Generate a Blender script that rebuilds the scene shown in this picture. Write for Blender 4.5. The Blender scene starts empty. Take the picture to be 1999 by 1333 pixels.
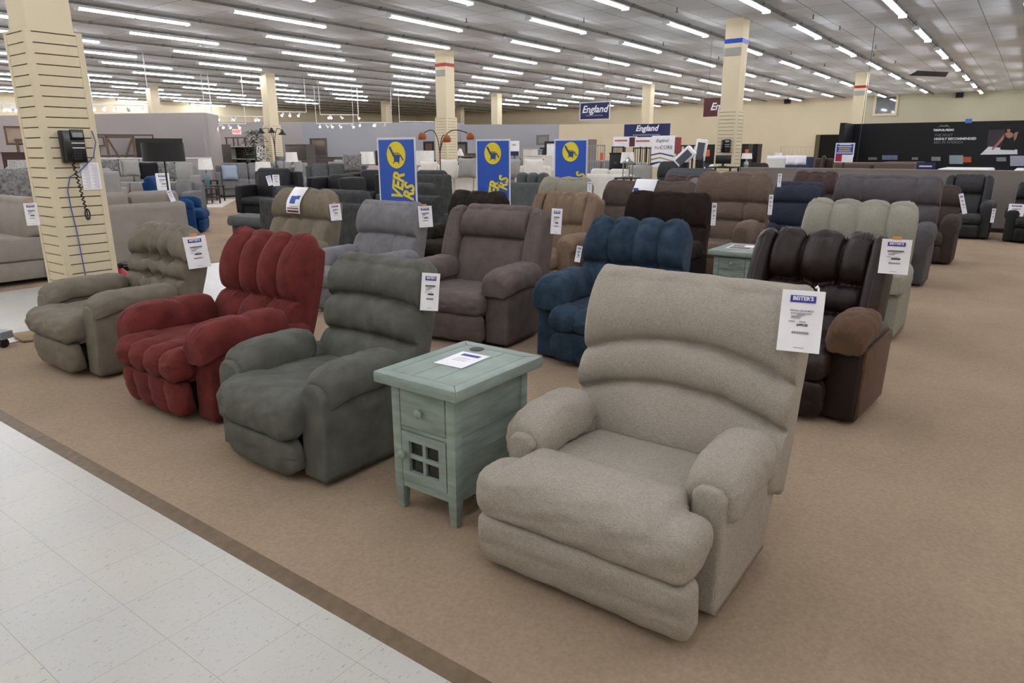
import bpy, bmesh, math, random
import numpy as np
from mathutils import Vector, Matrix, Euler

random.seed(4)
SC = bpy.context.scene
COL = SC.collection
PI = math.pi

# ------------------------------------------------------------------ camera, world, exposure
EYE = 1.6
FPX = 1350.0
AZ, PITCH, ROLL = math.radians(36.34), math.radians(15.43), math.radians(-0.1)
cam_d = bpy.data.cameras.new('camera')
cam_d.sensor_width = 36.0
cam_d.lens = FPX / 1999.0 * 36.0
cam_d.clip_end = 200
cam = bpy.data.objects.new('camera', cam_d)
COL.objects.link(cam)
_f = Vector((math.cos(AZ) * math.cos(PITCH), math.sin(AZ) * math.cos(PITCH), -math.sin(PITCH)))
_r0 = Vector((math.sin(AZ), -math.cos(AZ), 0))
_u0 = _r0.cross(_f)
_r = _r0 * math.cos(ROLL) + _u0 * math.sin(ROLL)
_u = _u0 * math.cos(ROLL) - _r0 * math.sin(ROLL)
cam.matrix_world = Matrix(((_r.x, _u.x, -_f.x, 0), (_r.y, _u.y, -_f.y, 0), (_r.z, _u.z, -_f.z, EYE), (0, 0, 0, 1)))
SC.camera = cam

world = bpy.data.worlds.new('world')
SC.world = world
world.use_nodes = True
world.node_tree.nodes['Background'].inputs[0].default_value = (0.8, 0.85, 1, 1)
world.node_tree.nodes['Background'].inputs[1].default_value = 0.05
SC.view_settings.view_transform = 'Standard'
SC.view_settings.look = 'None'
SC.view_settings.gamma = 1.0
SC.view_settings.exposure = 0.60
SC.cycles.adaptive_threshold = 0.02
SC.cycles.max_bounces = 6
SC.cycles.diffuse_bounces = 4
SC.cycles.glossy_bounces = 3
SC.cycles.sample_clamp_indirect = 6
TUBE_POWER = 38.0

# ------------------------------------------------------------------ helpers
def at(px, py, D=None, z=None):
    """the point of the place seen at a photo pixel, at horizontal distance D or at height z"""
    d = _f + _r * ((px - 999.5) / FPX) - _u * ((py - 666.5) / FPX)
    t = (z - EYE) / d.z if z is not None else D / math.hypot(d.x, d.y)
    return Vector((d.x * t, d.y * t, EYE + d.z * t))

def lin(c):
    out = []
    for v in c[:3]:
        v = v / 255.0
        out.append(v / 12.92 if v <= 0.04045 else ((v + 0.055) / 1.055) ** 2.4)
    return (out[0], out[1], out[2], 1.0)

def mul(c, k):
    return (min(c[0] * k, 1), min(c[1] * k, 1), min(c[2] * k, 1), 1)

MATS = {}
def mat(name, rgb, rough=0.85, var=0.12, scale=6.0, bump=0.15, bscale=250.0, sheen=0.0, spec=0.25,
        metal=0.0, stretch=(1, 1, 1), weave=0.0, emit=0.0, streak=None):
    if name in MATS:
        return MATS[name]
    m = bpy.data.materials.new(name)
    m.use_nodes = True
    nt = m.node_tree
    b = nt.nodes['Principled BSDF']
    c = lin(rgb) if (emit or name in ('white_card', 'print_white', 'white_lamp_shade', 'ceiling_tile', 'white_enamel', 'label_white', 'print_soft_white')) else mul(lin(rgb), 0.80)
    b.inputs['Roughness'].default_value = rough
    b.inputs['Metallic'].default_value = metal
    b.inputs['Specular IOR Level'].default_value = spec
    if sheen:
        b.inputs['Sheen Weight'].default_value = sheen
        b.inputs['Sheen Roughness'].default_value = 0.45
        b.inputs['Sheen Tint'].default_value = tuple(0.5 * v + 0.3 for v in mul(c, 1.6)[:3]) + (1,)
    tc = nt.nodes.new('ShaderNodeTexCoord')
    mp = nt.nodes.new('ShaderNodeMapping')
    mp.inputs['Scale'].default_value = stretch
    nt.links.new(tc.outputs['Object'], mp.inputs['Vector'])
    n1 = nt.nodes.new('ShaderNodeTexNoise')
    n1.inputs['Scale'].default_value = scale
    n1.inputs['Detail'].default_value = 4
    nt.links.new(mp.outputs[0], n1.inputs['Vector'])
    ramp = nt.nodes.new('ShaderNodeMapRange')
    ramp.inputs['From Min'].default_value = 0.3
    ramp.inputs['From Max'].default_value = 0.7
    nt.links.new(n1.outputs['Fac'], ramp.inputs['Value'])
    mx = nt.nodes.new('ShaderNodeMix')
    mx.data_type = 'RGBA'
    mx.inputs['A'].default_value = mul(c, 1 - var)
    mx.inputs['B'].default_value = mul(c, 1 + var)
    nt.links.new(ramp.outputs[0], mx.inputs['Factor'])
    col_out = mx.outputs['Result']
    height = None
    if weave:
        prev = None
        for sc3 in ((90, 800, 800), (800, 90, 800), (800, 800, 90)):
            mw = nt.nodes.new('ShaderNodeMapping')
            mw.inputs['Scale'].default_value = sc3
            nt.links.new(tc.outputs['Object'], mw.inputs['Vector'])
            nw = nt.nodes.new('ShaderNodeTexNoise')
            nw.inputs['Scale'].default_value = 0.55
            nw.inputs['Detail'].default_value = 2
            nt.links.new(mw.outputs[0], nw.inputs['Vector'])
            if prev is None:
                prev = nw.outputs['Fac']
            else:
                ad = nt.nodes.new('ShaderNodeMath')
                ad.operation = 'ADD'
                nt.links.new(prev, ad.inputs[0])
                nt.links.new(nw.outputs['Fac'], ad.inputs[1])
                prev = ad.outputs[0]
        mr = nt.nodes.new('ShaderNodeMapRange')
        mr.inputs['From Min'].default_value = 1.2
        mr.inputs['From Max'].default_value = 1.8
        mr.inputs['To Min'].default_value = 1 - weave
        mr.inputs['To Max'].default_value = 1 + weave
        nt.links.new(prev, mr.inputs['Value'])
        vm = nt.nodes.new('ShaderNodeVectorMath')
        vm.operation = 'SCALE'
        nt.links.new(col_out, vm.inputs[0])
        nt.links.new(mr.outputs[0], vm.inputs['Scale'])
        col_out = vm.outputs[0]
        height = prev
    nt.links.new(col_out, b.inputs['Base Color'])
    if bump:
        n2 = nt.nodes.new('ShaderNodeTexNoise')
        n2.inputs['Scale'].default_value = bscale
        n2.inputs['Detail'].default_value = 3
        nt.links.new(mp.outputs[0], n2.inputs['Vector'])
        bp = nt.nodes.new('ShaderNodeBump')
        bp.inputs['Strength'].default_value = bump
        bp.inputs['Distance'].default_value = 0.01
        nt.links.new(height if height is not None else n2.outputs['Fac'], bp.inputs['Height'])
        nt.links.new(bp.outputs[0], b.inputs['Normal'])
    if emit:
        b.inputs['Emission Color'].default_value = c
        b.inputs['Emission Strength'].default_value = emit
    MATS[name] = m
    return m

def plain(name, rgb, rough=0.6, spec=0.3, metal=0.0, emit=0.0):
    return mat(name, rgb, rough=rough, spec=spec, metal=metal, var=0.04, scale=9, bump=0.0, emit=emit)

def velvet(name, rgb, var=0.28, sheen=0.25):
    return mat(name, rgb, rough=0.9, var=var, scale=9, bump=0.12, bscale=90, sheen=sheen * 0.45, spec=0.08)

def leather(name, rgb, rough=0.46):
    return mat(name, rgb, rough=rough, var=0.2, scale=14, bump=0.12, bscale=160, spec=0.28)

def link(o, parent=None):
    COL.objects.link(o)
    if parent is not None:
        o.parent = parent
    return o

def mesh(name, V, F, m, parent=None, smooth=True):
    me = bpy.data.meshes.new(name)
    me.from_pydata([tuple(map(float, v)) for v in V], [], F)
    me.update()
    if smooth:
        me.polygons.foreach_set('use_smooth', [True] * len(me.polygons))
    o = bpy.data.objects.new(name, me)
    if m:
        me.materials.append(m)
    return link(o, parent)

def tag(o, label=None, cat=None, group=None, kind=None):
    if label:
        o['label'] = label
    if cat:
        o['category'] = cat
    if group:
        o['group'] = group
    if kind:
        o['kind'] = kind
    return o

def thing(name, label, cat, loc=(0, 0, 0), yaw=0.0, group=None):
    o = bpy.data.objects.new(name, None)
    o.empty_display_size = 0.1
    link(o)
    o.location = loc
    o.rotation_euler = (0, 0, yaw)
    return tag(o, label, cat, group)

def copy_tree(o, parent=None):
    c = o.copy()
    COL.objects.link(c)
    if parent is not None:
        c.parent = parent
    for ch in o.children:
        copy_tree(ch, c)
    return c

class MB:
    """collects simple solids into one mesh"""
    def __init__(self):
        self.V = []
        self.F = []
    def add(self, V, F):
        n = len(self.V)
        self.V += [tuple(v) for v in V]
        self.F += [tuple(i + n for i in f) for f in F]
        return self
    def box(self, x0, x1, y0, y1, z0, z1, M=None):
        V = [Vector((x, y, z)) for x in (x0, x1) for y in (y0, y1) for z in (z0, z1)]
        if M is not None:
            V = [M @ v for v in V]
        return self.add(V, [(0, 1, 3, 2), (4, 6, 7, 5), (0, 4, 5, 1), (2, 3, 7, 6), (0, 2, 6, 4), (1, 5, 7, 3)])
    def cbox(self, c, s, M=None):
        return self.box(c[0] - s[0] / 2, c[0] + s[0] / 2, c[1] - s[1] / 2, c[1] + s[1] / 2, c[2] - s[2] / 2, c[2] + s[2] / 2, M)
    def prism(self, pts, a0, a1, axis='y'):
        """polygon in the plane square to an axis, pushed from a0 to a1"""
        n = len(pts)
        def P(p, a):
            return {'y': (p[0], a, p[1]), 'x': (a, p[0], p[1]), 'z': (p[0], p[1], a)}[axis]
        V = [P(p, a0) for p in pts] + [P(p, a1) for p in pts]
        F = [tuple(range(n)), tuple(range(2 * n - 1, n - 1, -1))] + [(i, n + i, n + (i + 1) % n, (i + 1) % n) for i in range(n)]
        return self.add(V, F)
    def tube(self, path, r, n=10, caps=True):
        path = [Vector(p) for p in path]
        rr = r if isinstance(r, (list, tuple)) else [r] * len(path)
        V = []
        prevx = None
        for i, p in enumerate(path):
            d = (path[min(i + 1, len(path) - 1)] - path[max(i - 1, 0)]).normalized()
            if prevx is None:
                a = Vector((0, 0, 1)) if abs(d.z) < 0.9 else Vector((1, 0, 0))
                x = d.cross(a).normalized()
            else:
                x = (prevx - d * prevx.dot(d)).normalized()
            prevx = x
            y = d.cross(x)
            for k in range(n):
                t = 2 * PI * k / n
                V.append(p + (x * math.cos(t) + y * math.sin(t)) * rr[i])
        F = []
        for i in range(len(path) - 1):
            for k in range(n):
                F.append((i * n + k, i * n + (k + 1) % n, (i + 1) * n + (k + 1) % n, (i + 1) * n + k))
        if caps:
            F.append(tuple(range(n - 1, -1, -1)))
            F.append(tuple((len(path) - 1) * n + k for k in range(n)))
        return self.add(V, F)
    def lathe(self, prof, n=24, c=(0, 0, 0)):
        V = []
        for (r, z) in prof:
            for k in range(n):
                t = 2 * PI * k / n
                V.append((c[0] + r * math.cos(t), c[1] + r * math.sin(t), c[2] + z))
        F = []
        for i in range(len(prof) - 1):
            for k in range(n):
                F.append((i * n + k, i * n + (k + 1) % n, (i + 1) * n + (k + 1) % n, (i + 1) * n + k))
        F.append(tuple(range(n - 1, -1, -1)))
        F.append(tuple((len(prof) - 1) * n + k for k in range(n)))
        return self.add(V, F)
    def build(self, name, m, parent=None, smooth=False, bevel=0.0, seg=2):
        o = mesh(name, self.V, self.F, m, parent, smooth)
        me = o.data
        bm = bmesh.new()
        bm.from_mesh(me)
        bmesh.ops.recalc_face_normals(bm, faces=bm.faces)
        if bevel:
            bmesh.ops.bevel(bm, geom=[e for e in bm.edges if e.calc_face_angle(0) > 0.5], offset=bevel, segments=seg, affect='EDGES', profile=0.5)
            for f in bm.faces:
                f.smooth = True
        bm.to_mesh(me)
        bm.free()
        if bevel or smooth:
            try:
                me.set_sharp_from_angle(angle=math.radians(40))
            except Exception:
                pass
        return o

def text_mesh(name, s, size, m, parent=None, M=None, depth=0.0006, shear=0.0, bold=0.0, align='CENTER', sx=1.0):
    cu = bpy.data.curves.new(name, 'FONT')
    cu.body = s
    cu.size = size
    cu.align_x = align
    cu.align_y = 'CENTER'
    cu.extrude = depth
    cu.shear = shear
    cu.offset = bold
    cu.resolution_u = 2
    o = bpy.data.objects.new(name, cu)
    COL.objects.link(o)
    dg = bpy.context.evaluated_depsgraph_get()
    me = bpy.data.meshes.new_from_object(o.evaluated_get(dg))
    bpy.data.objects.remove(o)
    bpy.data.curves.remove(cu)
    if sx != 1.0:
        me.transform(Matrix.Diagonal((sx, 1, 1, 1)))
    if M is not None:
        me.transform(M)
    me.materials.clear()
    me.materials.append(m)
    me.name = name
    return link(bpy.data.objects.new(name, me), parent)

# ---- upholstery: a closed side profile swept across a width, with rounded ends, seams and channels
def ring_from_nodes(nodes, K, pw=2.4):
    n = len(nodes)
    area = sum(nodes[i][0] * nodes[(i + 1) % n][1] - nodes[(i + 1) % n][0] * nodes[i][1] for i in range(n))
    sg = 1 if area > 0 else -1
    P = []
    seg = []
    fr = []
    for i in range(n):
        a = np.array(nodes[i][:2], float)
        b = np.array(nodes[(i + 1) % n][:2], float)
        d = b - a
        L = np.hypot(*d) + 1e-9
        nn = np.array([d[1], -d[0]]) / L * sg
        for k in range(K):
            f = k / K - 0.75 * math.sin(2 * PI * k / K) / (2 * PI)
            P.append(a + d * f + nn * nodes[i][2] * (1 - abs(2 * f - 1) ** pw))
            seg.append(i)
            fr.append(f)
    return np.array(P), np.array(seg), np.array(fr), sg

def ring_normals(P, sg, sm=2):
    d = np.zeros_like(P)
    for k in range(1, sm + 1):
        d += np.roll(P, -k, 0) - np.roll(P, k, 0)
    nn = np.stack([d[:, 1], -d[:, 0]], 1) * sg
    return nn / (np.linalg.norm(nn, axis=1, keepdims=True) + 1e-9)

def loft(name, nodes, W, m, parent, ns=24, er=0.05, K=8, disp=None, axis='y', post=None, c0=0.0, pw=2.4, wrinkle=0.004, seed=0,
         sm=0, keep=(), crease=0.0):
    nf = nodes if callable(nodes) else (lambda s: nodes)
    half = W / 2.0
    er = min(er, half * 0.95)
    th = np.linspace(0, PI / 2, 6)
    e = er * (1 - np.cos(th))
    inner = np.linspace(er, W - er, max(ns, 2))
    pos = np.concatenate([e[:-1], inner, (W - e[:-1])[::-1]])
    rings = []
    rng = np.random.default_rng(seed + 17)
    ph = rng.uniform(0, 6.28, 8)
    for p in pos:
        s = (p - half) / half
        P, seg, fr, sg = ring_from_nodes(nf(s), K, pw)
        if sm:
            wgt = np.ones(len(P))
            for k in keep:
                wgt[k * K] = 0.0
                wgt[(k * K + 1) % len(P)] = wgt[(k * K - 1) % len(P)] = 0.35
            for _ in range(sm):
                P = P + (0.5 * wgt)[:, None] * ((np.roll(P, 1, 0) + np.roll(P, -1, 0)) / 2 - P)
        N = ring_normals(P, sg)
        d = min(p, W - p)
        off = np.zeros(len(P))
        if d < er:
            u = 1 - d / er
            ins = 1 - math.sqrt(max(0.0, 1 - u * u))
            lo, hi = P.min(0), P.max(0)
            c, hh = (lo + hi) / 2, (hi - lo) / 2
            k = 1 - ins * np.minimum(er, 0.8 * hh) / hh
            P = c + (P - c) * k
        if disp is not None:
            off = off + disp(seg, fr, s)
        for k in keep:
            if crease:
                dd = np.linalg.norm(P - P[k * K], axis=1)
                off = off - crease * np.exp(-dd / 0.012)
        if wrinkle:
            t = np.arange(len(P)) / len(P) * 6.28
            off = off + wrinkle * (np.sin(3 * t + 5 * s + ph[0]) * np.sin(7 * s + 2 * t + ph[1]) + 0.6 * np.sin(9 * t - 6 * s + ph[2]) * np.sin(11 * s + ph[3])
                                   + 0.2 * np.sin(14 * t + 13 * s + ph[4]))
        rings.append(P + N * off[:, None])
    A = np.array(rings)
    NS, NT = A.shape[:2]
    cpos = (pos - half + c0)[:, None] * np.ones((1, NT))
    if axis == 'y':
        V = np.stack([A[..., 0], cpos, A[..., 1]], -1)
    elif axis == 'x':
        V = np.stack([cpos, A[..., 0], A[..., 1]], -1)
    else:
        V = np.stack([A[..., 0], A[..., 1], cpos], -1)
    V = V.reshape(-1, 3)
    if post is not None:
        V = post(V)
    F = []
    for i in range(NS - 1):
        for k in range(NT):
            a, b = i * NT + k, i * NT + (k + 1) % NT
            F.append((a, b, b + NT, a + NT))
    F.append(tuple(range(NT - 1, -1, -1)))
    F.append(tuple((NS - 1) * NT + k for k in range(NT)))
    o = mesh(name, V, F, m, parent, True)
    bm = bmesh.new()
    bm.from_mesh(o.data)
    bmesh.ops.recalc_face_normals(bm, faces=bm.faces)
    bm.to_mesh(o.data)
    bm.free()
    return o

def channel_fn(cfg):
    """cfg: {segment: (seam positions in -1..1, depth)} -> grooves between puffed channels"""
    def fn(seg, fr, s):
        out = np.zeros(len(seg))
        for k, (seams, depth) in cfg.items():
            edges = [-1.0] + list(seams) + [1.0]
            for a, b in zip(edges[:-1], edges[1:]):
                if a <= s <= b:
                    f = (s - a) / (b - a)
                    q = 2 * f - 1
                    if (a == -1.0 and q < 0) or (b == 1.0 and q > 0):
                        v = 0.0
                    else:
                        v = depth * (math.sqrt(max(0.0, 1 - q * q * 0.995)) - 1)
                    out[seg == k] += v
                    break
        return out
    return fn

def even(n):
    return [-1 + 2.0 * i / n for i in range(1, n)]

def sstep(x, a, b):
    t = np.clip((x - a) / (b - a), 0, 1)
    return t * t * (3 - 2 * t)

# ------------------------------------------------------------------ recliner builder
BASE_M = plain('dark_base_metal', (28, 26, 25), 0.5)

def recliner(label, X, Y, yaw, m, W=0.95, H=1.05, aw=0.17, arm_h=0.62, seat_h=0.45, Wb=None, lean=13, back_er=0.05,
             bands=((0.36, 0.03, 0, 0, 0), (0.66, 0.04, 0, 0, 0), (1.0, 0.05, 0, 0, 0)), corner=0.10, th=0.2,
             foot_n=0, foot_full=False, wings=0.0, wing_fwd=0.05, arm_m=None, side_m=None, lobes=1, tuft=None,
             arm_fat=0.16, arm_over=0.035, arm_off=0.02, arm_len=0.5, arm_roll=0.05, pf=0.15, outer_m=None, low_n=0, seed=1, q=1.0,
             foot_w=None, foot_h=None, xback=0.66, side_len=0.68, low_er=0.06, low_in=0.03, shell=True, top_roll=0.0, group=None, zc=0.275, low_z=0.04):
    """X is where the front of the seat pad stands, Y the middle of the chair; it faces -x"""
    root = thing('recliner', label, 'recliner', (X, Y, 0), yaw, group)
    arm_m = arm_m or m
    side_m = side_m or m
    Wb = Wb or W - 0.1
    ns = lambda k: max(6, int(k * q))
    b = MB().box(0.24, 0.72, -W / 2 + 0.1, W / 2 - 0.1, CARPET_Z, 0.035)
    b.box(0.30, 0.66, -W / 2 + 0.14, W / 2 - 0.14, 0.035, 0.14)
    b.build('base', BASE_M, root)
    pz = arm_h - arm_roll * 0.9 - 0.04
    yc = W / 2 - aw / 2
    for sg in (-1, 1):
        h = aw / 2
        pn = [(-h, 0.035, 0.004), (-h, pz - h * 0.9, 0.008), (-h * 0.8, pz - h * 0.28, 0.006), (-h * 0.3, pz, 0.004), (h * 0.3, pz, 0.006),
              (h * 0.8, pz - h * 0.28, 0.008), (h, pz - h * 0.9, 0.004), (h, 0.035, 0.0)]
        def postp(V, sg=sg):
            V = V.copy()
            u = np.clip((V[:, 0] - pf) / side_len, 0, 1)
            # the rear edge leans in towards the floor, the front leans out a little
            V[:, 0] += -0.09 * u * np.clip((0.35 - V[:, 2]) / 0.3, 0, 1) + 0.015 * (1 - u) * np.clip(V[:, 2] / 0.5, 0, 1)
            V[:, 2] = np.where(V[:, 2] > 0.3, V[:, 2] - 0.04 * np.clip((u - 0.6) / 0.4, 0, 1), V[:, 2])
            V[:, 1] += sg * yc
            return V
        loft('side_panel', pn, side_len, side_m, root, ns=ns(12), er=0.022, K=5, axis='x', c0=pf + side_len / 2, post=postp, wrinkle=0.0015, seed=seed)
        if outer_m:
            MB().prism([(pf + 0.02, 0.06), (pf + 0.035, pz - 0.1), (pf + side_len * 0.95, pz - 0.08), (pf + side_len - 0.1, 0.06)], sg * (W / 2 - 0.004), sg * (W / 2 + 0.018), 'y').build('outer_panel', outer_m, root, bevel=0.004)
    a0 = pf + arm_off
    for sg in (-1, 1):
        hw = aw / 2 + arm_over
        f = arm_fat
        pn = [(-hw * 0.97, -f * 0.95, 0.006), (-hw, -f * 0.42, 0.012), (-hw * 0.66, -f * 0.07, 0.012), (-hw * 0.2, 0, 0.004), (hw * 0.2, 0, 0.012),
              (hw * 0.66, -f * 0.07, 0.012), (hw, -f * 0.42, 0.006), (hw * 0.97, -f * 0.95, 0.012), (hw * 0.72, -f * 1.06, 0.0), (-hw * 0.72, -f * 1.06, 0.012)]
        def post(V, sg=sg):
            V = V.copy()
            x = V[:, 0]
            d0 = x - a0
            d1 = a0 + arm_len - x
            k = np.ones(len(V))
            for d, amt, rr in ((d0, 0.30, 0.085), (d1, 0.35, 0.10)):
                u = np.clip(1 - d / rr, 0, 1)
                k *= 1 - amt * (1 - np.sqrt(np.maximum(0, 1 - u * u)))
            ang = np.arctan2(V[:, 2] + f * 0.5, V[:, 1])
            pleat = 0.0045 * np.sin(ang * 15 + seed) * np.exp(-np.clip(d0, 0, 1) / 0.05)
            V[:, 1] *= k * (1 + pleat / hw)
            V[:, 2] = (V[:, 2] + f * 0.6) * k - f * 0.6 + pleat
            u = np.clip(1 - d0 / 0.2, 0, 1)
            V[:, 2] += arm_h - arm_roll * u ** 2
            if lobes > 1:
                V[:, 2] -= np.where(V[:, 2] > arm_h - f * 0.5, 0.022 * np.exp(-np.abs(d0 - arm_len * 0.58) / 0.022), 0)
            V[:, 1] += sg * yc
            return V
        loft('arm_pad', pn, arm_len, arm_m, root, ns=ns(30), er=0.012, K=5, axis='x', c0=a0 + arm_len / 2, post=post, wrinkle=0.003, seed=seed + sg, sm=6)
    Wi = W - 2 * aw - 0.01
    sn = [(0.14, seat_h - 0.20, 0.01), (0.14, seat_h - 0.03, 0.012), (0.22, seat_h, 0.02), (0.76, seat_h - 0.02, 0.0), (0.78, seat_h - 0.2, 0.0)]
    loft('seat_cushion', sn, Wi, m, root, ns=ns(18), er=0.04, K=7, wrinkle=0.003, seed=seed + 5)
    # seat front pad and footrest panel
    Wf = foot_w or (W if foot_full else W - aw * 2 + 0.06)
    zt = foot_h or seat_h + 0.015
    pad = [(0.055, zc, 0.03), (0.012, zc + 0.06, 0.012), (0.008, zt - 0.07, 0.012), (0.06, zt - 0.01, 0.012), (0.16, zt, 0.02), (0.34, zt - 0.02, 0.0), (0.34, zt - 0.13, 0.0), (0.12, zc, 0.0)]
    cf = channel_fn({k: (even(foot_n), 0.034) for k in (0, 1, 2, 3, 4)}) if foot_n else None
    inner_s = 1 - 2 * aw / Wf
    def padf(s):
        if not foot_full:
            return pad
        k = float(sstep(abs(s), inner_s - 0.06, inner_s + 0.05))
        out = []
        for i, p in enumerate(pad):
            x, z, bl = p
            if i == 4:
                x, z = x - 0.03 * k, z - 0.03 * k
            if i in (5, 6):
                x = x + (pf + 0.01 - x) * k
                z = z - (0.05 if i == 5 else 0.03) * k
            if i == 3:
                z -= 0.02 * k
            if i == 7:
                x = x + (0.13 - x) * k
            out.append((x, z, bl))
        return out
    loft('footrest_pad', padf, Wf, m, root, ns=ns(56 if foot_n or foot_full else 30), er=0.06, K=8, disp=cf, wrinkle=0.004, seed=seed + 7, sm=14)
    low = [(low_in + 0.03, low_z, 0.015), (low_in, 0.15, 0.016), (0.03, zc + 0.005, 0.0), (0.14, zc + 0.005, 0.0), (0.17, low_z + 0.01, 0.0)]
    cl = channel_fn({k: (even(low_n), 0.026) for k in (0, 1, 4)}) if low_n else None
    loft('footrest_panel', low, Wf - 0.005, m, root, ns=ns(52 if low_n else 18), er=low_er, K=9, disp=cl, wrinkle=0.003, seed=seed + 9, sm=8)
    # back
    z0 = seat_h - 0.12
    a = math.radians(lean)
    L = (H - z0 - 0.02) / math.cos(a)
    Wc = Wb - 2 * wings
    def back_nodes(s, scale=1.0, fwd=0.0, bl=bands, crn=corner):
        drop = 0.0
        s0 = 1 - 2 * crn / max(Wb, 0.1)
        if abs(s) > s0 and crn > 0:
            u = (abs(s) - s0) / (1 - s0)
            drop = crn * (1 - math.sqrt(max(0, 1 - u * u * 0.92)))
        zt_ = L * scale - drop
        nd = [(-fwd, 0.0, bl[0][1])]
        for i, bd in enumerate(bl[:-1]):
            nd.append((0.03 - fwd, L * scale * bd[0] - bd[4] * s * s + bd[4] * 0.35, bl[i + 1][1]))
        nd.append((0.03 - fwd, zt_ - 0.06, 0.014))
        nd.append((0.085 - fwd, zt_, 0.010))
        nd.append((th * 0.86, zt_ - 0.03, 0.012))
        nd.append((th, L * 0.45, 0.008))
        nd.append((th * 0.95, -0.02, 0.0))
        return nd
    cfg = {}
    for i, bd in enumerate(bands):
        if bd[2]:
            seams = even(bd[2]) if isinstance(bd[2], int) else list(bd[2])
            cfg[i] = (seams, bd[3])
            if i == len(bands) - 1:
                cfg[i + 1] = (seams, bd[3])
                cfg[i + 2] = (seams, bd[3] * 0.8)
                cfg[i + 3] = (seams, bd[3] * 0.4)
    cfn = channel_fn(cfg) if cfg else None
    nb = len(bands)
    def bdisp(seg, fr, s):
        o = cfn(seg, fr, s) if cfn else np.zeros(len(seg))
        g = np.where(seg < nb, np.exp(-np.minimum(fr, 1 - fr) / 0.12), 0) * 0.0045 * (math.sin(s * 46 + math.sin(s * 13 + seed) * 2) + 0.5 * math.sin(s * 83 + seed))
        if corner > 0.03 and abs(s) > 0.72:
            top = np.where((seg == nb) | (seg == nb + 1), 1.0, np.where(seg == nb - 1, np.clip((fr - 0.55) / 0.45, 0, 1), 0.0))
            o = o + top * 0.006 * math.sin((abs(s) - 0.72) * 75 + seed) * min(1.0, (abs(s) - 0.72) / 0.12)
        if tuft:
            zz = seg + fr
            for (tz, ts) in tuft:
                o = o - 0.045 * np.exp(-((zz - tz) / 0.17) ** 2 - ((s - ts) / 0.10) ** 2)
        return o + g
    def bpost(V):
        x, z = V[:, 0].copy(), V[:, 2].copy()
        V = V.copy()
        V[:, 0] = xback + x * math.cos(a) + z * math.sin(a)
        V[:, 2] = z0 - x * math.sin(a) + z * math.cos(a)
        return V
    loft('backrest', back_nodes, Wc, m, root, ns=ns(80 if cfg or tuft else 48), er=back_er, K=13, disp=bdisp, post=bpost, wrinkle=0.004, seed=seed + 11, pw=2.8, sm=5, keep=tuple(range(1, nb)), crease=0.022)
    if wings:
        for sg in (-1, 1):
            wn = lambda s: back_nodes(0, 0.98 - 0.06 * (0.5 + 0.5 * s * sg) ** 2, wing_fwd, ((1.0, 0.045, 0, 0, 0),), 0)
            loft('back_wing', wn, wings, m, root, ns=ns(12), er=0.05, K=12, post=bpost, c0=sg * (Wb / 2 - wings / 2), wrinkle=0.004, seed=seed + 13 + sg)
    if shell:
        sh = [(th * 0.62, -0.1, 0.0), (th * 0.62, L * 0.92 - corner * 0.6, 0.0), (th * 0.8, L - 0.03 - corner * 0.6, 0.01), (th * 1.12, L - 0.05 - corner * 0.6, 0.01), (th * 1.2, L * 0.4, 0.01), (th * 1.0, -0.1, 0.0)]
        loft('back_shell', sh, Wb - 0.02, side_m, root, ns=ns(8), er=0.02, K=5, post=bpost, wrinkle=0.001, seed=seed)
    return root

# ------------------------------------------------------------------ structure
CEIL = 4.6
X0, X1, Y0, Y1 = -7.0, 46.5, -9.0, 44.5

def nodes_of(m):
    return m.node_tree, m.node_tree.nodes['Principled BSDF']

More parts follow.
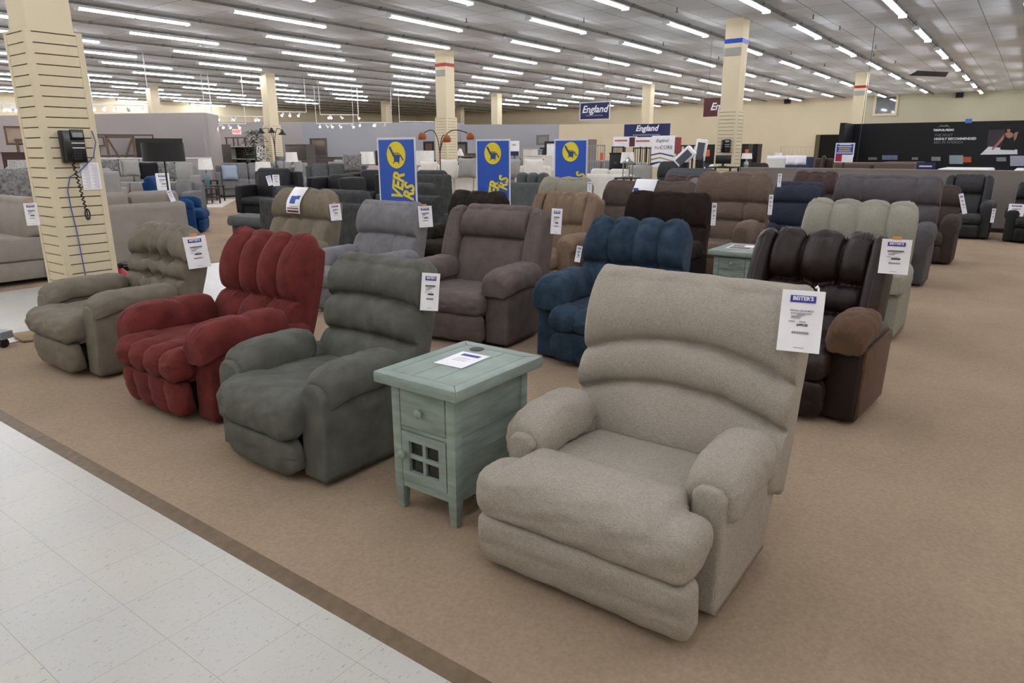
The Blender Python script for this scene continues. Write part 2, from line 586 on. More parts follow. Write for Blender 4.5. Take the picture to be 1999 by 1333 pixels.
def tile_floor():
    m = mat('vinyl_tile', (208, 205, 196), rough=0.34, var=0.06, scale=1.2, bump=0, spec=0.45)
    nt, b = nodes_of(m)
    src = b.inputs['Base Color'].links[0].from_socket
    tc = nt.nodes.new('ShaderNodeTexCoord')
    # seams
    br = nt.nodes.new('ShaderNodeTexBrick')
    br.offset = 0.0
    br.inputs['Scale'].default_value = 1.0
    br.inputs['Brick Width'].default_value = 0.305
    br.inputs['Row Height'].default_value = 0.305
    br.inputs['Mortar Size'].default_value = 0.0012
    br.inputs['Color1'].default_value = (0.96, 0.97, 1.0, 1)
    br.inputs['Color2'].default_value = (1.0, 0.985, 0.95, 1)
    br.inputs['Mortar'].default_value = (0.62, 0.6, 0.55, 1)
    nt.links.new(tc.outputs['Object'], br.inputs['Vector'])
    mm = nt.nodes.new('ShaderNodeMix')
    mm.data_type = 'RGBA'
    mm.blend_type = 'MULTIPLY'
    mm.inputs['Factor'].default_value = 1
    nt.links.new(src, mm.inputs['A'])
    nt.links.new(br.outputs['Color'], mm.inputs['B'])
    cur = mm.outputs['Result']
    for st, thr, col in (((34, 110, 1), 0.63, (0.26, 0.27, 0.27, 1)), ((90, 40, 1), 0.64, (0.42, 0.36, 0.29, 1)), ((50, 130, 1), 0.635, (0.36, 0.42, 0.40, 1))):
        mp = nt.nodes.new('ShaderNodeMapping')
        mp.inputs['Scale'].default_value = st
        mp.inputs['Rotation'].default_value = (0, 0, 0.35 * st[0] / 30)
        nt.links.new(tc.outputs['Object'], mp.inputs['Vector'])
        n = nt.nodes.new('ShaderNodeTexNoise')
        n.inputs['Scale'].default_value = 1.0
        n.inputs['Detail'].default_value = 2.5
        nt.links.new(mp.outputs[0], n.inputs['Vector'])
        mr = nt.nodes.new('ShaderNodeMapRange')
        mr.inputs['From Min'].default_value = thr
        mr.inputs['From Max'].default_value = thr + 0.09
        nt.links.new(n.outputs['Fac'], mr.inputs['Value'])
        mx = nt.nodes.new('ShaderNodeMix')
        mx.data_type = 'RGBA'
        nt.links.new(mr.outputs[0], mx.inputs['Factor'])
        nt.links.new(cur, mx.inputs['A'])
        mx.inputs['B'].default_value = col
        cur = mx.outputs['Result']
    nt.links.new(cur, b.inputs['Base Color'])
    return m

def carpet_mat():
    m = mat('brown_carpet', (168, 147, 124), rough=0.97, var=0.12, scale=1.0, bump=0.35, bscale=500, spec=0.05)
    nt, b = nodes_of(m)
    src = b.inputs['Base Color'].links[0].from_socket
    tc = nt.nodes.new('ShaderNodeTexCoord')
    n = nt.nodes.new('ShaderNodeTexNoise')
    n.inputs['Scale'].default_value = 60
    n.inputs['Detail'].default_value = 6
    nt.links.new(tc.outputs['Object'], n.inputs['Vector'])
    mr = nt.nodes.new('ShaderNodeMapRange')
    mr.inputs['From Min'].default_value = 0.3
    mr.inputs['From Max'].default_value = 0.7
    mr.inputs['To Min'].default_value = 0.9
    mr.inputs['To Max'].default_value = 1.1
    nt.links.new(n.outputs['Fac'], mr.inputs['Value'])
    vm = nt.nodes.new('ShaderNodeVectorMath')
    vm.operation = 'SCALE'
    nt.links.new(src, vm.inputs[0])
    nt.links.new(mr.outputs[0], vm.inputs['Scale'])
    nt.links.new(vm.outputs[0], b.inputs['Base Color'])
    return m

def ceiling_mat():
    m = mat('ceiling_tile', (230, 236, 240), rough=0.8, var=0.10, scale=0.5, bump=0.1, bscale=60, spec=0.2)
    nt, b = nodes_of(m)
    src = b.inputs['Base Color'].links[0].from_socket
    tc = nt.nodes.new('ShaderNodeTexCoord')
    br = nt.nodes.new('ShaderNodeTexBrick')
    br.offset = 0.0
    br.inputs['Scale'].default_value = 1.0
    br.inputs['Brick Width'].default_value = 1.22
    br.inputs['Row Height'].default_value = 0.76
    br.inputs['Mortar Size'].default_value = 0.012
    br.inputs['Color1'].default_value = (1, 1, 1, 1)
    br.inputs['Color2'].default_value = (0.84, 0.84, 0.85, 1)
    br.inputs['Mortar'].default_value = (0.42, 0.42, 0.43, 1)
    nt.links.new(tc.outputs['Object'], br.inputs['Vector'])
    mm = nt.nodes.new('ShaderNodeMix')
    mm.data_type = 'RGBA'
    mm.blend_type = 'MULTIPLY'
    mm.inputs['Factor'].default_value = 1
    nt.links.new(src, mm.inputs['A'])
    nt.links.new(br.outputs['Color'], mm.inputs['B'])
    nt.links.new(mm.outputs['Result'], b.inputs['Base Color'])
    return m

def struct(name, mb, m, **k):
    o = mb.build(name, m, **k)
    o['kind'] = 'structure'
    return o

CREAM = mat('cream_paint', (236, 223, 190), rough=0.75, var=0.03, scale=0.6, bump=0.03, bscale=40)
GROOVE = plain('slat_groove', (96, 84, 62), 0.9)
CARPET = carpet_mat()
CARPET_Z = 0.008
struct('floor', MB().box(X0, X1, Y0, Y1, -0.1, 0.0), tile_floor())
fl = struct('floor_carpet', MB().box(1.385, X1, Y0, 6.88, 0, CARPET_Z), CARPET)
struct('floor_carpet', MB().box(-1.5, X1, 9.62, Y1, 0, CARPET_Z), CARPET)
edge_m = mat('carpet_edge_rubber', (112, 94, 72), rough=0.6, var=0.18, scale=20, bump=0.1, bscale=80)
struct('trim_1', MB().prism([(1.335, 0), (1.345, 0.004), (1.37, 0.009), (1.40, 0.012), (1.402, 0.008), (1.402, 0)], Y0, 6.9, 'y'), edge_m)
struct('trim_2', MB().prism([(6.86, 0), (6.87, 0.012), (6.90, 0.009), (6.915, 0.0)], 1.36, X1, 'x'), edge_m)
struct('ceiling', MB().box(X0, X1, Y0, Y1, CEIL, CEIL + 0.1), ceiling_mat())
struct('wall_far', MB().box(X1, X1 + 0.2, Y0, Y1, 0, CEIL), CREAM)
struct('wall_left', MB().box(X0, X1, Y1, Y1 + 0.2, 0, CEIL), CREAM)
struct('wall_right', MB().box(X0, X1, Y0 - 0.2, Y0, 0, CEIL), CREAM)
struct('wall_near', MB().box(X0 - 0.2, X0, Y0, Y1, 0, CEIL), CREAM)

# ------------------------------------------------------------------ strip lights in rows
TUBE = plain('lit_tube', (246, 247, 255), 0.4, emit=TUBE_POWER)
HOUSING = plain('white_enamel', (225, 226, 226), 0.4)
RAILM = plain('grey_steel_rail', (112, 112, 108), 0.5, metal=0.3)
LZ = 4.47
def make_fixture():
    r = thing('strip_light', 'lit twin tube strip light hanging under the grey ceiling in a long row', 'ceiling light', (0, 0, LZ), 0, 'strip lights hung in rows under the ceiling')
    MB().prism([(-0.085, 0.004), (-0.085, 0.012), (-0.035, 0.055), (0.035, 0.055), (0.085, 0.012), (0.085, 0.004)], 0.0, 2.46, 'x').build('housing', HOUSING, r)
    for k in (0, 1):
        x0 = 0.03 + k * 1.22
        MB().tube([(x0, 0, -0.02), (x0 + 1.17, 0, -0.02)], 0.021, 6, False).build('tube', TUBE, r, smooth=True)
    for x in (0.0, 2.43):
        MB().box(x, x + 0.03, -0.085, 0.085, -0.045, 0.03).build('end_cap', HOUSING, r)
    return r
proto = make_fixture()
first = True
PER = 4.47
for k in range(-4, 19):
    Y = 2.91 + 2.27 * k
    if Y > Y1 - 0.6:
        continue
    o = mesh('light_rail', [], [], None)
    bpy.data.objects.remove(o)
    rb = MB().box(X0 + 0.05, X1 - 0.05, Y - 0.022, Y + 0.022, LZ + 0.075, LZ + 0.115)
    x = X0 + 0.6
    while x < X1:
        rb.box(x, x + 0.05, Y - 0.035, Y + 0.035, LZ + 0.07, CEIL)
        x += 1.49
    rl = rb.build('light_rail', RAILM)
    tag(rl, 'long grey metal rail under the ceiling carrying a row of strip lights', 'rail', 'ceiling rails that carry the strip lights')
    e = (18.65 if k % 2 == 0 else 16.3) - 5 * PER
    while e < X1 - 0.3:
        if e - 2.46 > X0 and not (e > 31 and Y > 28):
            f = proto if first else copy_tree(proto)
            first = False
            f.location = (e - 2.46, Y, LZ)
        e += PER

# ------------------------------------------------------------------ columns with slatwall
def column(label, cx, cy, slat_top=2.6, s=0.34, S=0.46, slats=True, band=None, ztop=CEIL, q=1.0):
    r = thing('column', label, 'column', (cx, cy, 0))
    MB().box(-s / 2, s / 2, -s / 2, s / 2, 0, ztop).build('shaft', CREAM, r)
    if slats:
        h = S / 2
        c = 0.05
        cb = MB()
        for sx in (-1, 1):
            for sy in (-1, 1):
                xa, xb = sorted((sx * h, sx * (h - c)))
                ya, yb = sorted((sy * h, sy * (h - c)))
                cb.box(xa, xb, ya, yb, 0, slat_top)
        cb.build('corner_trim', CREAM, r)
        k = MB().box(-h + 0.02, h - 0.02, -h + 0.02, h - 0.02, 0.02, slat_top - 0.01)
        k.build('slat_core', GROOVE, r)
        sl = MB()
        pitch = 0.086
        z = 0.0
        while z < slat_top - 0.02:
            z1 = min(z + pitch - 0.009, slat_top)
            for (x0_, x1_, y0_, y1_) in ((-h, -h + 0.03, -h + c, h - c), (h - 0.03, h, -h + c, h - c), (-h + c, h - c, -h, -h + 0.03), (-h + c, h - c, h - 0.03, h)):
                i = 0.004
                sl.box(x0_ + i if x0_ == -h else x0_, x1_ - i if x1_ == h else x1_, y0_ + i if y0_ == -h else y0_, y1_ - i if y1_ == h else y1_, z, z1)
            z += pitch
        sl.build('slatwall', CREAM, r)
    if band:
        mb = MB().box(-s / 2 - 0.004, s / 2 + 0.004, -s / 2 - 0.004, s / 2 + 0.004, band[1], band[1] + 0.10)
        mb.build('tape_band', plain('tape_' + band[0], {'blue': (30, 80, 190), 'red': (170, 40, 30)}[band[0]], 0.5), r)
        MB().box(-s / 2 - 0.02, -s / 2, -s / 2 + 0.02, s / 2 - 0.02, band[1] - 0.28, band[1] - 0.10).build('plate', plain('plate_grey', (170, 168, 160)), r)
    return r

column('cream column with slatwall boards carrying a wall phone, nearest the camera', 2.85, 7.2, 2.6, 0.36, 0.45)
column('cream column with slatwall boards and a blue tape band near its top', 17.6, 6.25, 2.55, 0.42, 0.5, band=('blue', 4.05))
column('cream slatwall column standing behind the arc lamp with amber shades', 17.4, 15.4, 2.62, 0.42, 0.5, band=('red', 4.12))
column('cream column rising behind the left end of the black display wall', 32.3, 6.2, 2.5, 0.42, 0.5, slats=False, band=('red', 4.0))
column('cream slatwall column rising beside the green potted tree', 18.0, 25.4, 2.62, 0.42, 0.5)
column('thin cream column standing above the second blue banner', 31.9, 24.5, 2.5, 0.42, 0.5, slats=False)
column('cream column rising behind the wide navy letter sign', 31.7, 15.3, 2.5, 0.42, 0.5, slats=False)
column('cream column rising just left of the first blue banner', 32.1, 33.4, 2.5, 0.42, 0.5, slats=False)
column('cream column rising behind the lilac partition wall', 18.1, 34.7, 2.6, 0.42, 0.5, slats=False)
column('far cream column at the left end of the blue grey partition', 40.2, 34.2, 2.6, 0.42, 0.5, slats=False)

# ------------------------------------------------------------------ fabrics and the recliners
M_BEIGE = mat('beige_weave', (174, 165, 153), rough=0.92, var=0.05, scale=5, bump=0.35, bscale=300, spec=0.08, weave=0.22)
M_GRAY = velvet('green_grey_suede', (98, 98, 91), 0.2, 0.15)
M_RED = velvet('red_velvet', (106, 47, 44), 0.25, 0.35)
M_TAUPE = velvet('taupe_velvet', (124, 116, 103), 0.12, 0.2)
M_LEATH = leather('dark_brown_leather', (40, 28, 24))
M_SUEDE = mat('brown_suede', (92, 68, 50), rough=0.9, var=0.15, scale=8, bump=0.15, bscale=200, sheen=0.15)
M_BLUE = velvet('teal_blue_velvet', (50, 66, 82), 0.35, 0.3)
M_MAUVE = velvet('mauve_brown_chenille', (106, 95, 91), 0.14, 0.15)
M_LTGRAY = velvet('light_grey_suede', (128, 126, 128), 0.14, 0.2)
M_OLIVE = velvet('olive_tan_velvet', (126, 117, 101), 0.12, 0.2)
M_LTGREEN = mat('pale_grey_tweed', (160, 156, 144), rough=0.95, var=0.05, scale=7, bump=0.3, spec=0.05, weave=0.25)
M_DKBROWN = velvet('espresso_velvet', (42, 33, 31), 0.15, 0.12)
M_TAN = velvet('camel_suede', (132, 112, 94), 0.1, 0.2)
M_VDARK = velvet('dark_coffee_velvet', (46, 40, 34), 0.3, 0.15)
M_CHAR = velvet('charcoal_chenille', (92, 88, 90), 0.12, 0.15)
M_NAVY = mat('navy_tweed', (60, 65, 78), rough=0.9, var=0.08, scale=8, bump=0.25, weave=0.15, spec=0.1)
M_CORD = mat('brown_corduroy', (108, 92, 80), rough=0.95, var=0.12, scale=9, bump=0.3, bscale=80, stretch=(1, 1, 6), sheen=0.1)

recliner('beige woven recliner in the front row with three curved back cushions', 1.82, 1.105, 0.0, M_BEIGE, W=0.90, H=1.125, Wb=0.955, foot_full=True, foot_w=0.875, back_er=0.035,
         bands=((0.37, 0.04, 0, 0, 0.10), (0.60, 0.045, 0, 0, 0.10), (1.0, 0.055, 0, 0, 0)), corner=0.02, lean=15, aw=0.12, arm_over=0.05, arm_h=0.59, arm_fat=0.16, arm_len=0.42, arm_off=0.04, pf=0.25, side_len=0.65, seat_h=0.41, foot_h=0.475, zc=0.25, low_z=0.035, low_er=0.04, shell=False, xback=0.76, seed=3)
recliner('dark green grey suede recliner beside the sage end table', 1.80, 2.97, 0.0, M_GRAY, W=0.87, H=1.055, Wb=0.75, low_er=0.12,
         bands=((0.36, 0.04, 0, 0, 0.02), (0.66, 0.05, 0, 0, 0.03), (1.0, 0.06, 0, 0, 0)), corner=0.07, lean=15, arm_h=0.60, arm_off=0.05, arm_len=0.5, arm_over=0.025, shell=False, zc=0.24, pf=0.12, xback=0.72, side_len=0.76, seed=5)
recliner('red velvet recliner with channelled back and footrest', 1.90, 4.22, 0.0, M_RED, W=1.0, H=1.11, Wb=0.86, foot_n=4, low_n=4, low_er=0.12,
         bands=((0.42, 0.06, 3, 0.05, 0), (1.0, 0.075, 4, 0.06, 0)), corner=0.08, lean=16, lobes=2, arm_h=0.63, arm_fat=0.18, arm_off=-0.04, arm_len=0.62, arm_roll=0.07, xback=0.73, side_len=0.76, seed=7)
recliner('taupe velvet recliner with button tufted back at the end of the front row', 1.90, 5.66, 0.0, M_TAUPE, W=0.95, H=1.08, Wb=0.85, low_er=0.12,
         bands=((0.22, 0.03, 4, 0.02, 0), (0.42, 0.03, [-0.4, 0, 0.4], 0.025, 0), (0.62, 0.03, [-0.5, -0.15, 0.2, 0.5], 0.025, 0), (1.0, 0.06, [-0.45, -0.1, 0.25], 0.035, 0)), corner=0.17, lean=17,
         tuft=[(1.0, -0.4), (1.0, 0.0), (1.0, 0.4), (2.0, -0.2), (2.0, 0.2), (3.0, -0.4), (3.0, 0.0), (3.0, 0.4)], arm_off=0.03, arm_len=0.62, arm_fat=0.13, xback=0.74, side_len=0.74, seed=9)
# second row
recliner('dark brown leather recliner with brown suede arms and sides', 4.17, 1.15, -0.07, M_LEATH, W=1.0, H=1.12, Wb=0.88, wings=0.12, foot_n=2, low_n=2,
         bands=((0.30, 0.05, 2, 0.06, 0.0), (0.54, 0.06, 2, 0.06, 0), (1.0, 0.075, [-0.42, 0.38], 0.085, 0)), corner=0.05, lean=14, arm_m=M_SUEDE, outer_m=M_SUEDE, arm_h=0.67, arm_fat=0.16, arm_over=0.02, arm_roll=0.07, arm_off=-0.04, arm_len=0.42, aw=0.19, seed=11)
recliner('teal blue velvet recliner with four puffed back channels', 4.25, 2.47, 0.05, M_BLUE, W=1.0, H=1.12, Wb=0.86, foot_n=3, low_n=3, low_er=0.12,
         bands=((0.5, 0.06, 4, 0.045, 0), (1.0, 0.075, 4, 0.055, 0)), corner=0.12, lean=13, arm_h=0.68, arm_fat=0.22, lobes=2, aw=0.2, arm_off=-0.05, arm_len=0.6, seed=13)
recliner('mauve brown recliner with winged back and head pillow', 4.22, 3.84, 0.09, M_MAUVE, W=1.1, H=1.16, Wb=1.05, wings=0.17, wing_fwd=0.03,
         bands=((0.62, 0.04, 0, 0, 0), (1.0, 0.08, 0, 0, 0)), corner=0.03, lean=14, arm_h=0.66, arm_fat=0.18, aw=0.22, arm_len=0.62, arm_off=-0.03, seed=15)
recliner('light grey suede recliner between the mauve and olive recliners', 4.35, 5.42, 0.05, M_LTGRAY, W=0.98, H=1.13, Wb=0.84,
         bands=((0.55, 0.05, 3, 0.035, 0.02), (1.0, 0.06, 0, 0, 0)), corner=0.08, lean=14, arm_h=0.62, arm_len=0.6, seed=17)
recliner('olive tan recliner with a flag poster over its back', 4.3, 6.8, 0.05, M_OLIVE, W=1.05, H=1.22, Wb=0.98,
         bands=((0.6, 0.045, 4, 0.035, 0), (1.0, 0.055, [-0.5, 0.4], 0.03, 0)), corner=0.16, lean=14, arm_h=0.62, arm_len=0.6, seed=19)
# third row
recliner('pale grey tweed recliner with puffed channels behind the dark leather recliner', 6.4, 1.28, 0.0, M_LTGREEN, W=1.05, H=1.19, Wb=0.98,
         bands=((0.5, 0.05, 3, 0.04, 0), (1.0, 0.07, 4, 0.055, 0)), corner=0.12, lean=14, arm_h=0.66, arm_fat=0.2, aw=0.2, arm_off=-0.05, seed=21, q=0.8)
recliner('espresso brown wide recliner behind the teal blue recliner', 6.6, 3.32, 0.0, M_DKBROWN, W=1.08, H=1.19, Wb=1.0,
         bands=((0.55, 0.04, 3, 0.02, 0), (1.0, 0.05, [-0.42, 0.35], 0.03, 0)), corner=0.1, lean=14, arm_h=0.66, seed=23, q=0.7)
recliner('camel suede recliner with curved back seams behind the mauve recliner', 6.55, 4.62, 0.0, M_TAN, W=0.98, H=1.15, Wb=0.92, wings=0.14,
         bands=((0.5, 0.04, 2, 0.03, 0), (1.0, 0.05, 3, 0.04, 0)), corner=0.06, lean=14, arm_h=0.66, seed=25, q=0.7)
recliner('dark coffee recliner standing behind the mauve and light grey recliners', 6.55, 6.05, 0.0, M_VDARK, W=1.0, H=1.12, Wb=0.9,
         bands=((0.5, 0.04, 0, 0, 0), (1.0, 0.06, 3, 0.04, 0)), corner=0.1, lean=14, arm_h=0.64, seed=27, q=0.7)

# ------------------------------------------------------------------ sage end tables
M_SAGE = mat('sage_painted_wood', (146, 160, 150), rough=0.55, var=0.2, scale=5, bump=0.12, bscale=60, stretch=(1, 1, 6), spec=0.3)
M_SAGE_DK = mat('sage_worn_groove', (84, 98, 92), rough=0.7, var=0.1, scale=5, bump=0)
M_GLASS_DK = plain('dark_cabinet_glass', (44, 46, 44), 0.12, 0.5)
M_DKHOLE = plain('dark_recess', (40, 42, 40), 0.6)

def end_table(label, X, Y, W=0.36, D=0.52, H=0.605, door=True, bail=False):
    """X front, Y middle; the drawer faces -x"""
    r = thing('end_table', label, 'end table', (X, Y, CARPET_Z))
    t = 0.05
    for sx in (0, 1):
        for sy in (-1, 1):
            x0 = 0 if sx == 0 else D - t
            y0 = -W / 2 if sy < 0 else W / 2 - t
            z = 0.0
            V = [(x0 + 0.006, y0 + 0.006, 0), (x0 + t - 0.006, y0 + 0.006, 0), (x0 + t - 0.006, y0 + t - 0.006, 0), (x0 + 0.006, y0 + t - 0.006, 0),
                 (x0, y0, 0.14), (x0 + t, y0, 0.14), (x0 + t, y0 + t, 0.14), (x0, y0 + t, 0.14),
                 (x0, y0, H - 0.05), (x0 + t, y0, H - 0.05), (x0 + t, y0 + t, H - 0.05), (x0, y0 + t, H - 0.05)]
            F = [(3, 2, 1, 0), (8, 9, 10, 11)] + [(a + i, a + (i + 1) % 4, a + 4 + (i + 1) % 4, a + 4 + i) for a in (0, 4) for i in range(4)]
            MB().add(V, F).build('leg', M_SAGE, r, bevel=0.004)
    c = MB()
    for sy in (-1, 1):
        y0, y1 = sorted((sy * (W / 2 - 0.008), sy * (W / 2 - 0.022)))
        z = 0.115
        for i in range(5):
            z1 = z + (H - 0.05 - 0.115) / 5
            c.box(t, D - t, y0 + (0.0015 * (i % 2)), y1, z, z1 - 0.0015)
            z = z1
    c.box(D - 0.03, D - 0.015, -W / 2 + t, W / 2 - t, 0.115, H - 0.05)
    c.box(0.02, D - 0.02, -W / 2 + 0.02, W / 2 - 0.02, 0.115, 0.13)
    c.build('side_boards', M_SAGE, r)
    for za, zb_ in ((0.115, 0.155), (0.395, 0.412), (H - 0.066, H - 0.05)):
        MB().box(0.006, 0.03, -W / 2 + t, W / 2 - t, za, zb_).build('front_rail', M_SAGE, r)
    MB().box(0.03, 0.06, -W / 2 + t, W / 2 - t, 0.13, H - 0.05).build('inside', M_DKHOLE, r)
    g = 0.004
    d = MB().box(0.0, 0.028, -W / 2 + t + g, W / 2 - t - g, 0.412 + g, H - 0.066 - g).build('drawer', M_SAGE, r, bevel=0.004)
    kb = MB().lathe([(0.008, 0), (0.008, 0.012), (0.019, 0.018), (0.021, 0.028), (0.014, 0.036), (0.002, 0.038)], 18)
    k = kb.build('knob', M_SAGE, d, smooth=True)
    k.matrix_local = Matrix.Translation((0.0, 0, (0.412 + H - 0.066) / 2)) @ Matrix.Rotation(-PI / 2, 4, 'Y')
    y0, y1 = -W / 2 + t + g, W / 2 - t - g
    z0, z1 = 0.155 + g, 0.395 - g
    if bail:
        for a_, b_, nm in ((z0, (z0 + z1) / 2 - g / 2, 'drawer'), ((z0 + z1) / 2 + g / 2, z1, 'drawer')):
            dd = MB().box(0.0, 0.028, y0, y1, a_, b_).build(nm, M_SAGE, r, bevel=0.004)
            k2 = kb.build('knob', M_SAGE, dd, smooth=True)
            k2.matrix_local = Matrix.Translation((0, 0, (a_ + b_) / 2)) @ Matrix.Rotation(-PI / 2, 4, 'Y')
    else:
        s = 0.042
        dm = MB().box(0, 0.024, y0, y0 + s, z0, z1).box(0, 0.024, y1 - s, y1, z0, z1).box(0, 0.024, y0 + s, y1 - s, z0, z0 + s).box(0, 0.024, y0 + s, y1 - s, z1 - s, z1)
        dd = dm.build('door', M_SAGE, r)
        ym, zm = (y0 + y1) / 2, (z0 + z1) / 2
        mu = MB().box(0.004, 0.018, ym - 0.009, ym + 0.009, z0 + s, z1 - s).box(0.0035, 0.0175, y0 + s, y1 - s, zm - 0.009, zm + 0.009)
        mu.build('muntin', M_SAGE, dd)
        MB().box(0.019, 0.022, y0 + s, y1 - s, z0 + s, z1 - s).build('glass', M_GLASS_DK, dd)
        k3 = kb.build('knob', M_SAGE, dd, smooth=True)
        k3.matrix_local = Matrix.Translation((0, y1 - 0.02, zm + 0.01)) @ Matrix.Rotation(-PI / 2, 4, 'Y')
    # top: a mitred frame round four boards
    ox, oy = 0.05, 0.055
    xa, xb, ya, yb = -ox, D + ox, -W / 2 - oy, W / 2 + oy
    fw = 0.06
    tp = MB()
    for P in ([(xa, ya), (xa, yb), (xa + fw, yb - fw), (xa + fw, ya + fw)], [(xb, yb), (xb, ya), (xb - fw, ya + fw), (xb - fw, yb - fw)],
              [(xa, yb), (xb, yb), (xb - fw, yb - fw), (xa + fw, yb - fw)], [(xb, ya), (xa, ya), (xa + fw, ya + fw), (xb - fw, ya + fw)]):
        tp.prism(P, H - 0.05, H, 'z')
    top = tp.build('tabletop', M_SAGE, r, bevel=0.005)
    pl = MB()
    n = 3
    w = (yb - ya - 2 * fw) / n
    for i in range(n):
        pl.box(xa + fw + 0.002, xb - fw - 0.002, ya + fw + w * i + 0.0015, ya + fw + w * (i + 1) - 0.0015, H - 0.03, H - 0.002)
    pl.build('plank', M_SAGE, top)
    MB().box(xa + fw - 0.01, xb - fw + 0.01, ya + fw - 0.01, yb - fw + 0.01, H - 0.045, H - 0.006).build('groove', M_SAGE_DK, top)
    if not bail:
        MB().lathe([(0.036, 0), (0.036, 0.003), (0.03, 0.0035)], 24, (xb - fw - 0.03, 0.09, H - 0.003)).build('cup_well', M_DKHOLE, top, smooth=True)
    return r

end_table('sage green end table with a glass paned door between the grey and beige recliners', 2.02, 1.97, W=0.37, D=0.53, H=0.66)
end_table('sage green end table behind the beige recliner with a magazine on top', 6.98, 2.35, W=0.38, D=0.6, bail=True)

# ------------------------------------------------------------------ price tags and papers
PAPER = plain('white_card', (244, 243, 246), 0.6)
INK = plain('dark_ink', (70, 70, 78), 0.7)
INK_SOFT = plain('grey_ink', (170, 168, 178), 0.7)
LOGO_BLUE = plain('logo_violet_blue', (64, 62, 160), 0.6)
WHITE = plain('print_white', (240, 240, 242), 0.6)
ORANGE = plain('orange_card', (222, 160, 96), 0.6)
FACE = Matrix(((0, 0, -1, 0), (-1, 0, 0, 0), (0, 1, 0, 0), (0, 0, 0, 1)))   # writing that faces -x

def onface(y, z, x=-0.0015):
    return Matrix.Translation((x, y, z)) @ FACE

def make_tag(full):
    """a price card hanging from its top edge; local origin at the top middle, facing -x"""
    w, h = 0.155, 0.235
    r = thing('price_tag', 'white price tag', 'price tag', (0, 0, 0), 0, 'store price tags')
    n = 8
    V, F = [], []
    for i in range(n + 1):
        z = -h * i / n
        x = 0.004 * math.sin(PI * i / n)
        V += [(x, w / 2, z), (x, -w / 2, z), (x + 0.0008, -w / 2, z), (x + 0.0008, w / 2, z)]
    for i in range(n):
        a = 4 * i
        for k in range(4):
            F.append((a + k, a + (k + 1) % 4, a + 4 + (k + 1) % 4, a + 4 + k))
    F += [(3, 2, 1, 0), (4 * n, 4 * n + 1, 4 * n + 2, 4 * n + 3)]
    m = MB().add(V, F)
    m.build('card', PAPER, r)
    lg = MB().box(-0.0012, 0.002, -0.046, 0.046, -0.046, -0.02).build('logo_panel', LOGO_BLUE, r)
    text_mesh('lettering', "BEITER'S", 0.0205, WHITE, lg, onface(0, -0.0315, -0.0016), 0.0003, bold=0.0006)
    pr = MB()
    sf = MB()
    if full:
        text_mesh('heading_text', 'SPECIAL VALUE PRICE', 0.0088, INK, r, onface(0, -0.078, 0.0015), 0.0004)
        text_mesh('price_text', '$499.00', 0.0125, INK, r, onface(-0.006, -0.132, 0.0022), 0.0004, bold=0.0004)
    else:
        pr.box(-0.0005, 0.003, -0.042, 0.042, -0.082, -0.076).box(0.0005, 0.0035, -0.03, 0.018, -0.137, -0.127)
    for i in range(19):
        y = 0.028 - i * 0.0032
        pr.box(0.001, 0.004, y - 0.0008 - 0.0006 * (i % 3 == 0), y, -0.166, -0.157)
    pr.build('barcode', INK, r)
    for (y0, y1, z) in ((-0.035, 0.04, -0.087), (-0.012, 0.016, -0.093), (0.0, 0.036, -0.099), (0.005, 0.036, -0.105), (0.02, 0.044, -0.119), (-0.018, 0.006, -0.119), (-0.02, 0.018, -0.219)):
        sf.box(-0.0006 if z > -0.2 else 0.0, 0.003, y0, y1, z - 0.0012, z + 0.0012)
    sf.build('fine_print', INK_SOFT, r)
    return r

TAG_FULL, TAG_SOFT = None, None
def ray_hit(px, py):
    """horizontal distance at which a line of sight first meets something built so far"""
    dg = bpy.context.evaluated_depsgraph_get()
    d = (at(px, py, 1.0) - Vector((0, 0, EYE))).normalized()
    ok, loc, *_ = SC.ray_cast(dg, Vector((0, 0, EYE)), d)
    return math.hypot(loc.x, loc.y) if ok else None
def price_tag(label, px, py, D, px_w, yaw=None, full=False, clip=None, roll=0.0, group=None, hk=1.0, hit=None, off=0.02, pitch=0.12):
    """hangs with the middle of its top edge at a sighted point; yaw None = squarely towards the aisle where the camera stands"""
    global TAG_FULL, TAG_SOFT
    if hit:
        D = (ray_hit(*hit) or D) - off
    P = at(px, py, D)
    if full:
        r = TAG_FULL = make_tag(True)
    elif TAG_SOFT is None:
        r = TAG_SOFT = make_tag(False)
    else:
        r = copy_tree(TAG_SOFT)
        for ch in list(r.children):
            if ch.name.startswith('clip'):
                bpy.data.objects.remove(ch)
    az = math.atan2(P.y, P.x) if yaw is None else yaw
    dep = (P - Vector((0, 0, EYE))).dot(_f)
    s = px_w / FPX * dep / 0.155
    r.location = P
    r.rotation_euler = (roll, pitch, az)
    r.scale = (1, s, s * hk)
    r['label'] = label
    if clip == 'orange':
        MB().box(-0.002, 0.004, -0.022, 0.026, -0.004, 0.02).build('clip_card', ORANGE, r)
    elif clip == 'white':
        MB().tube([(0.002, -0.052, -0.008), (0.003, -0.05, 0.012), (0.006, -0.046, 0.02), (0.008, -0.04, 0.012)], 0.004, 8).build('clip_hook', PAPER, r, smooth=True)
    return r

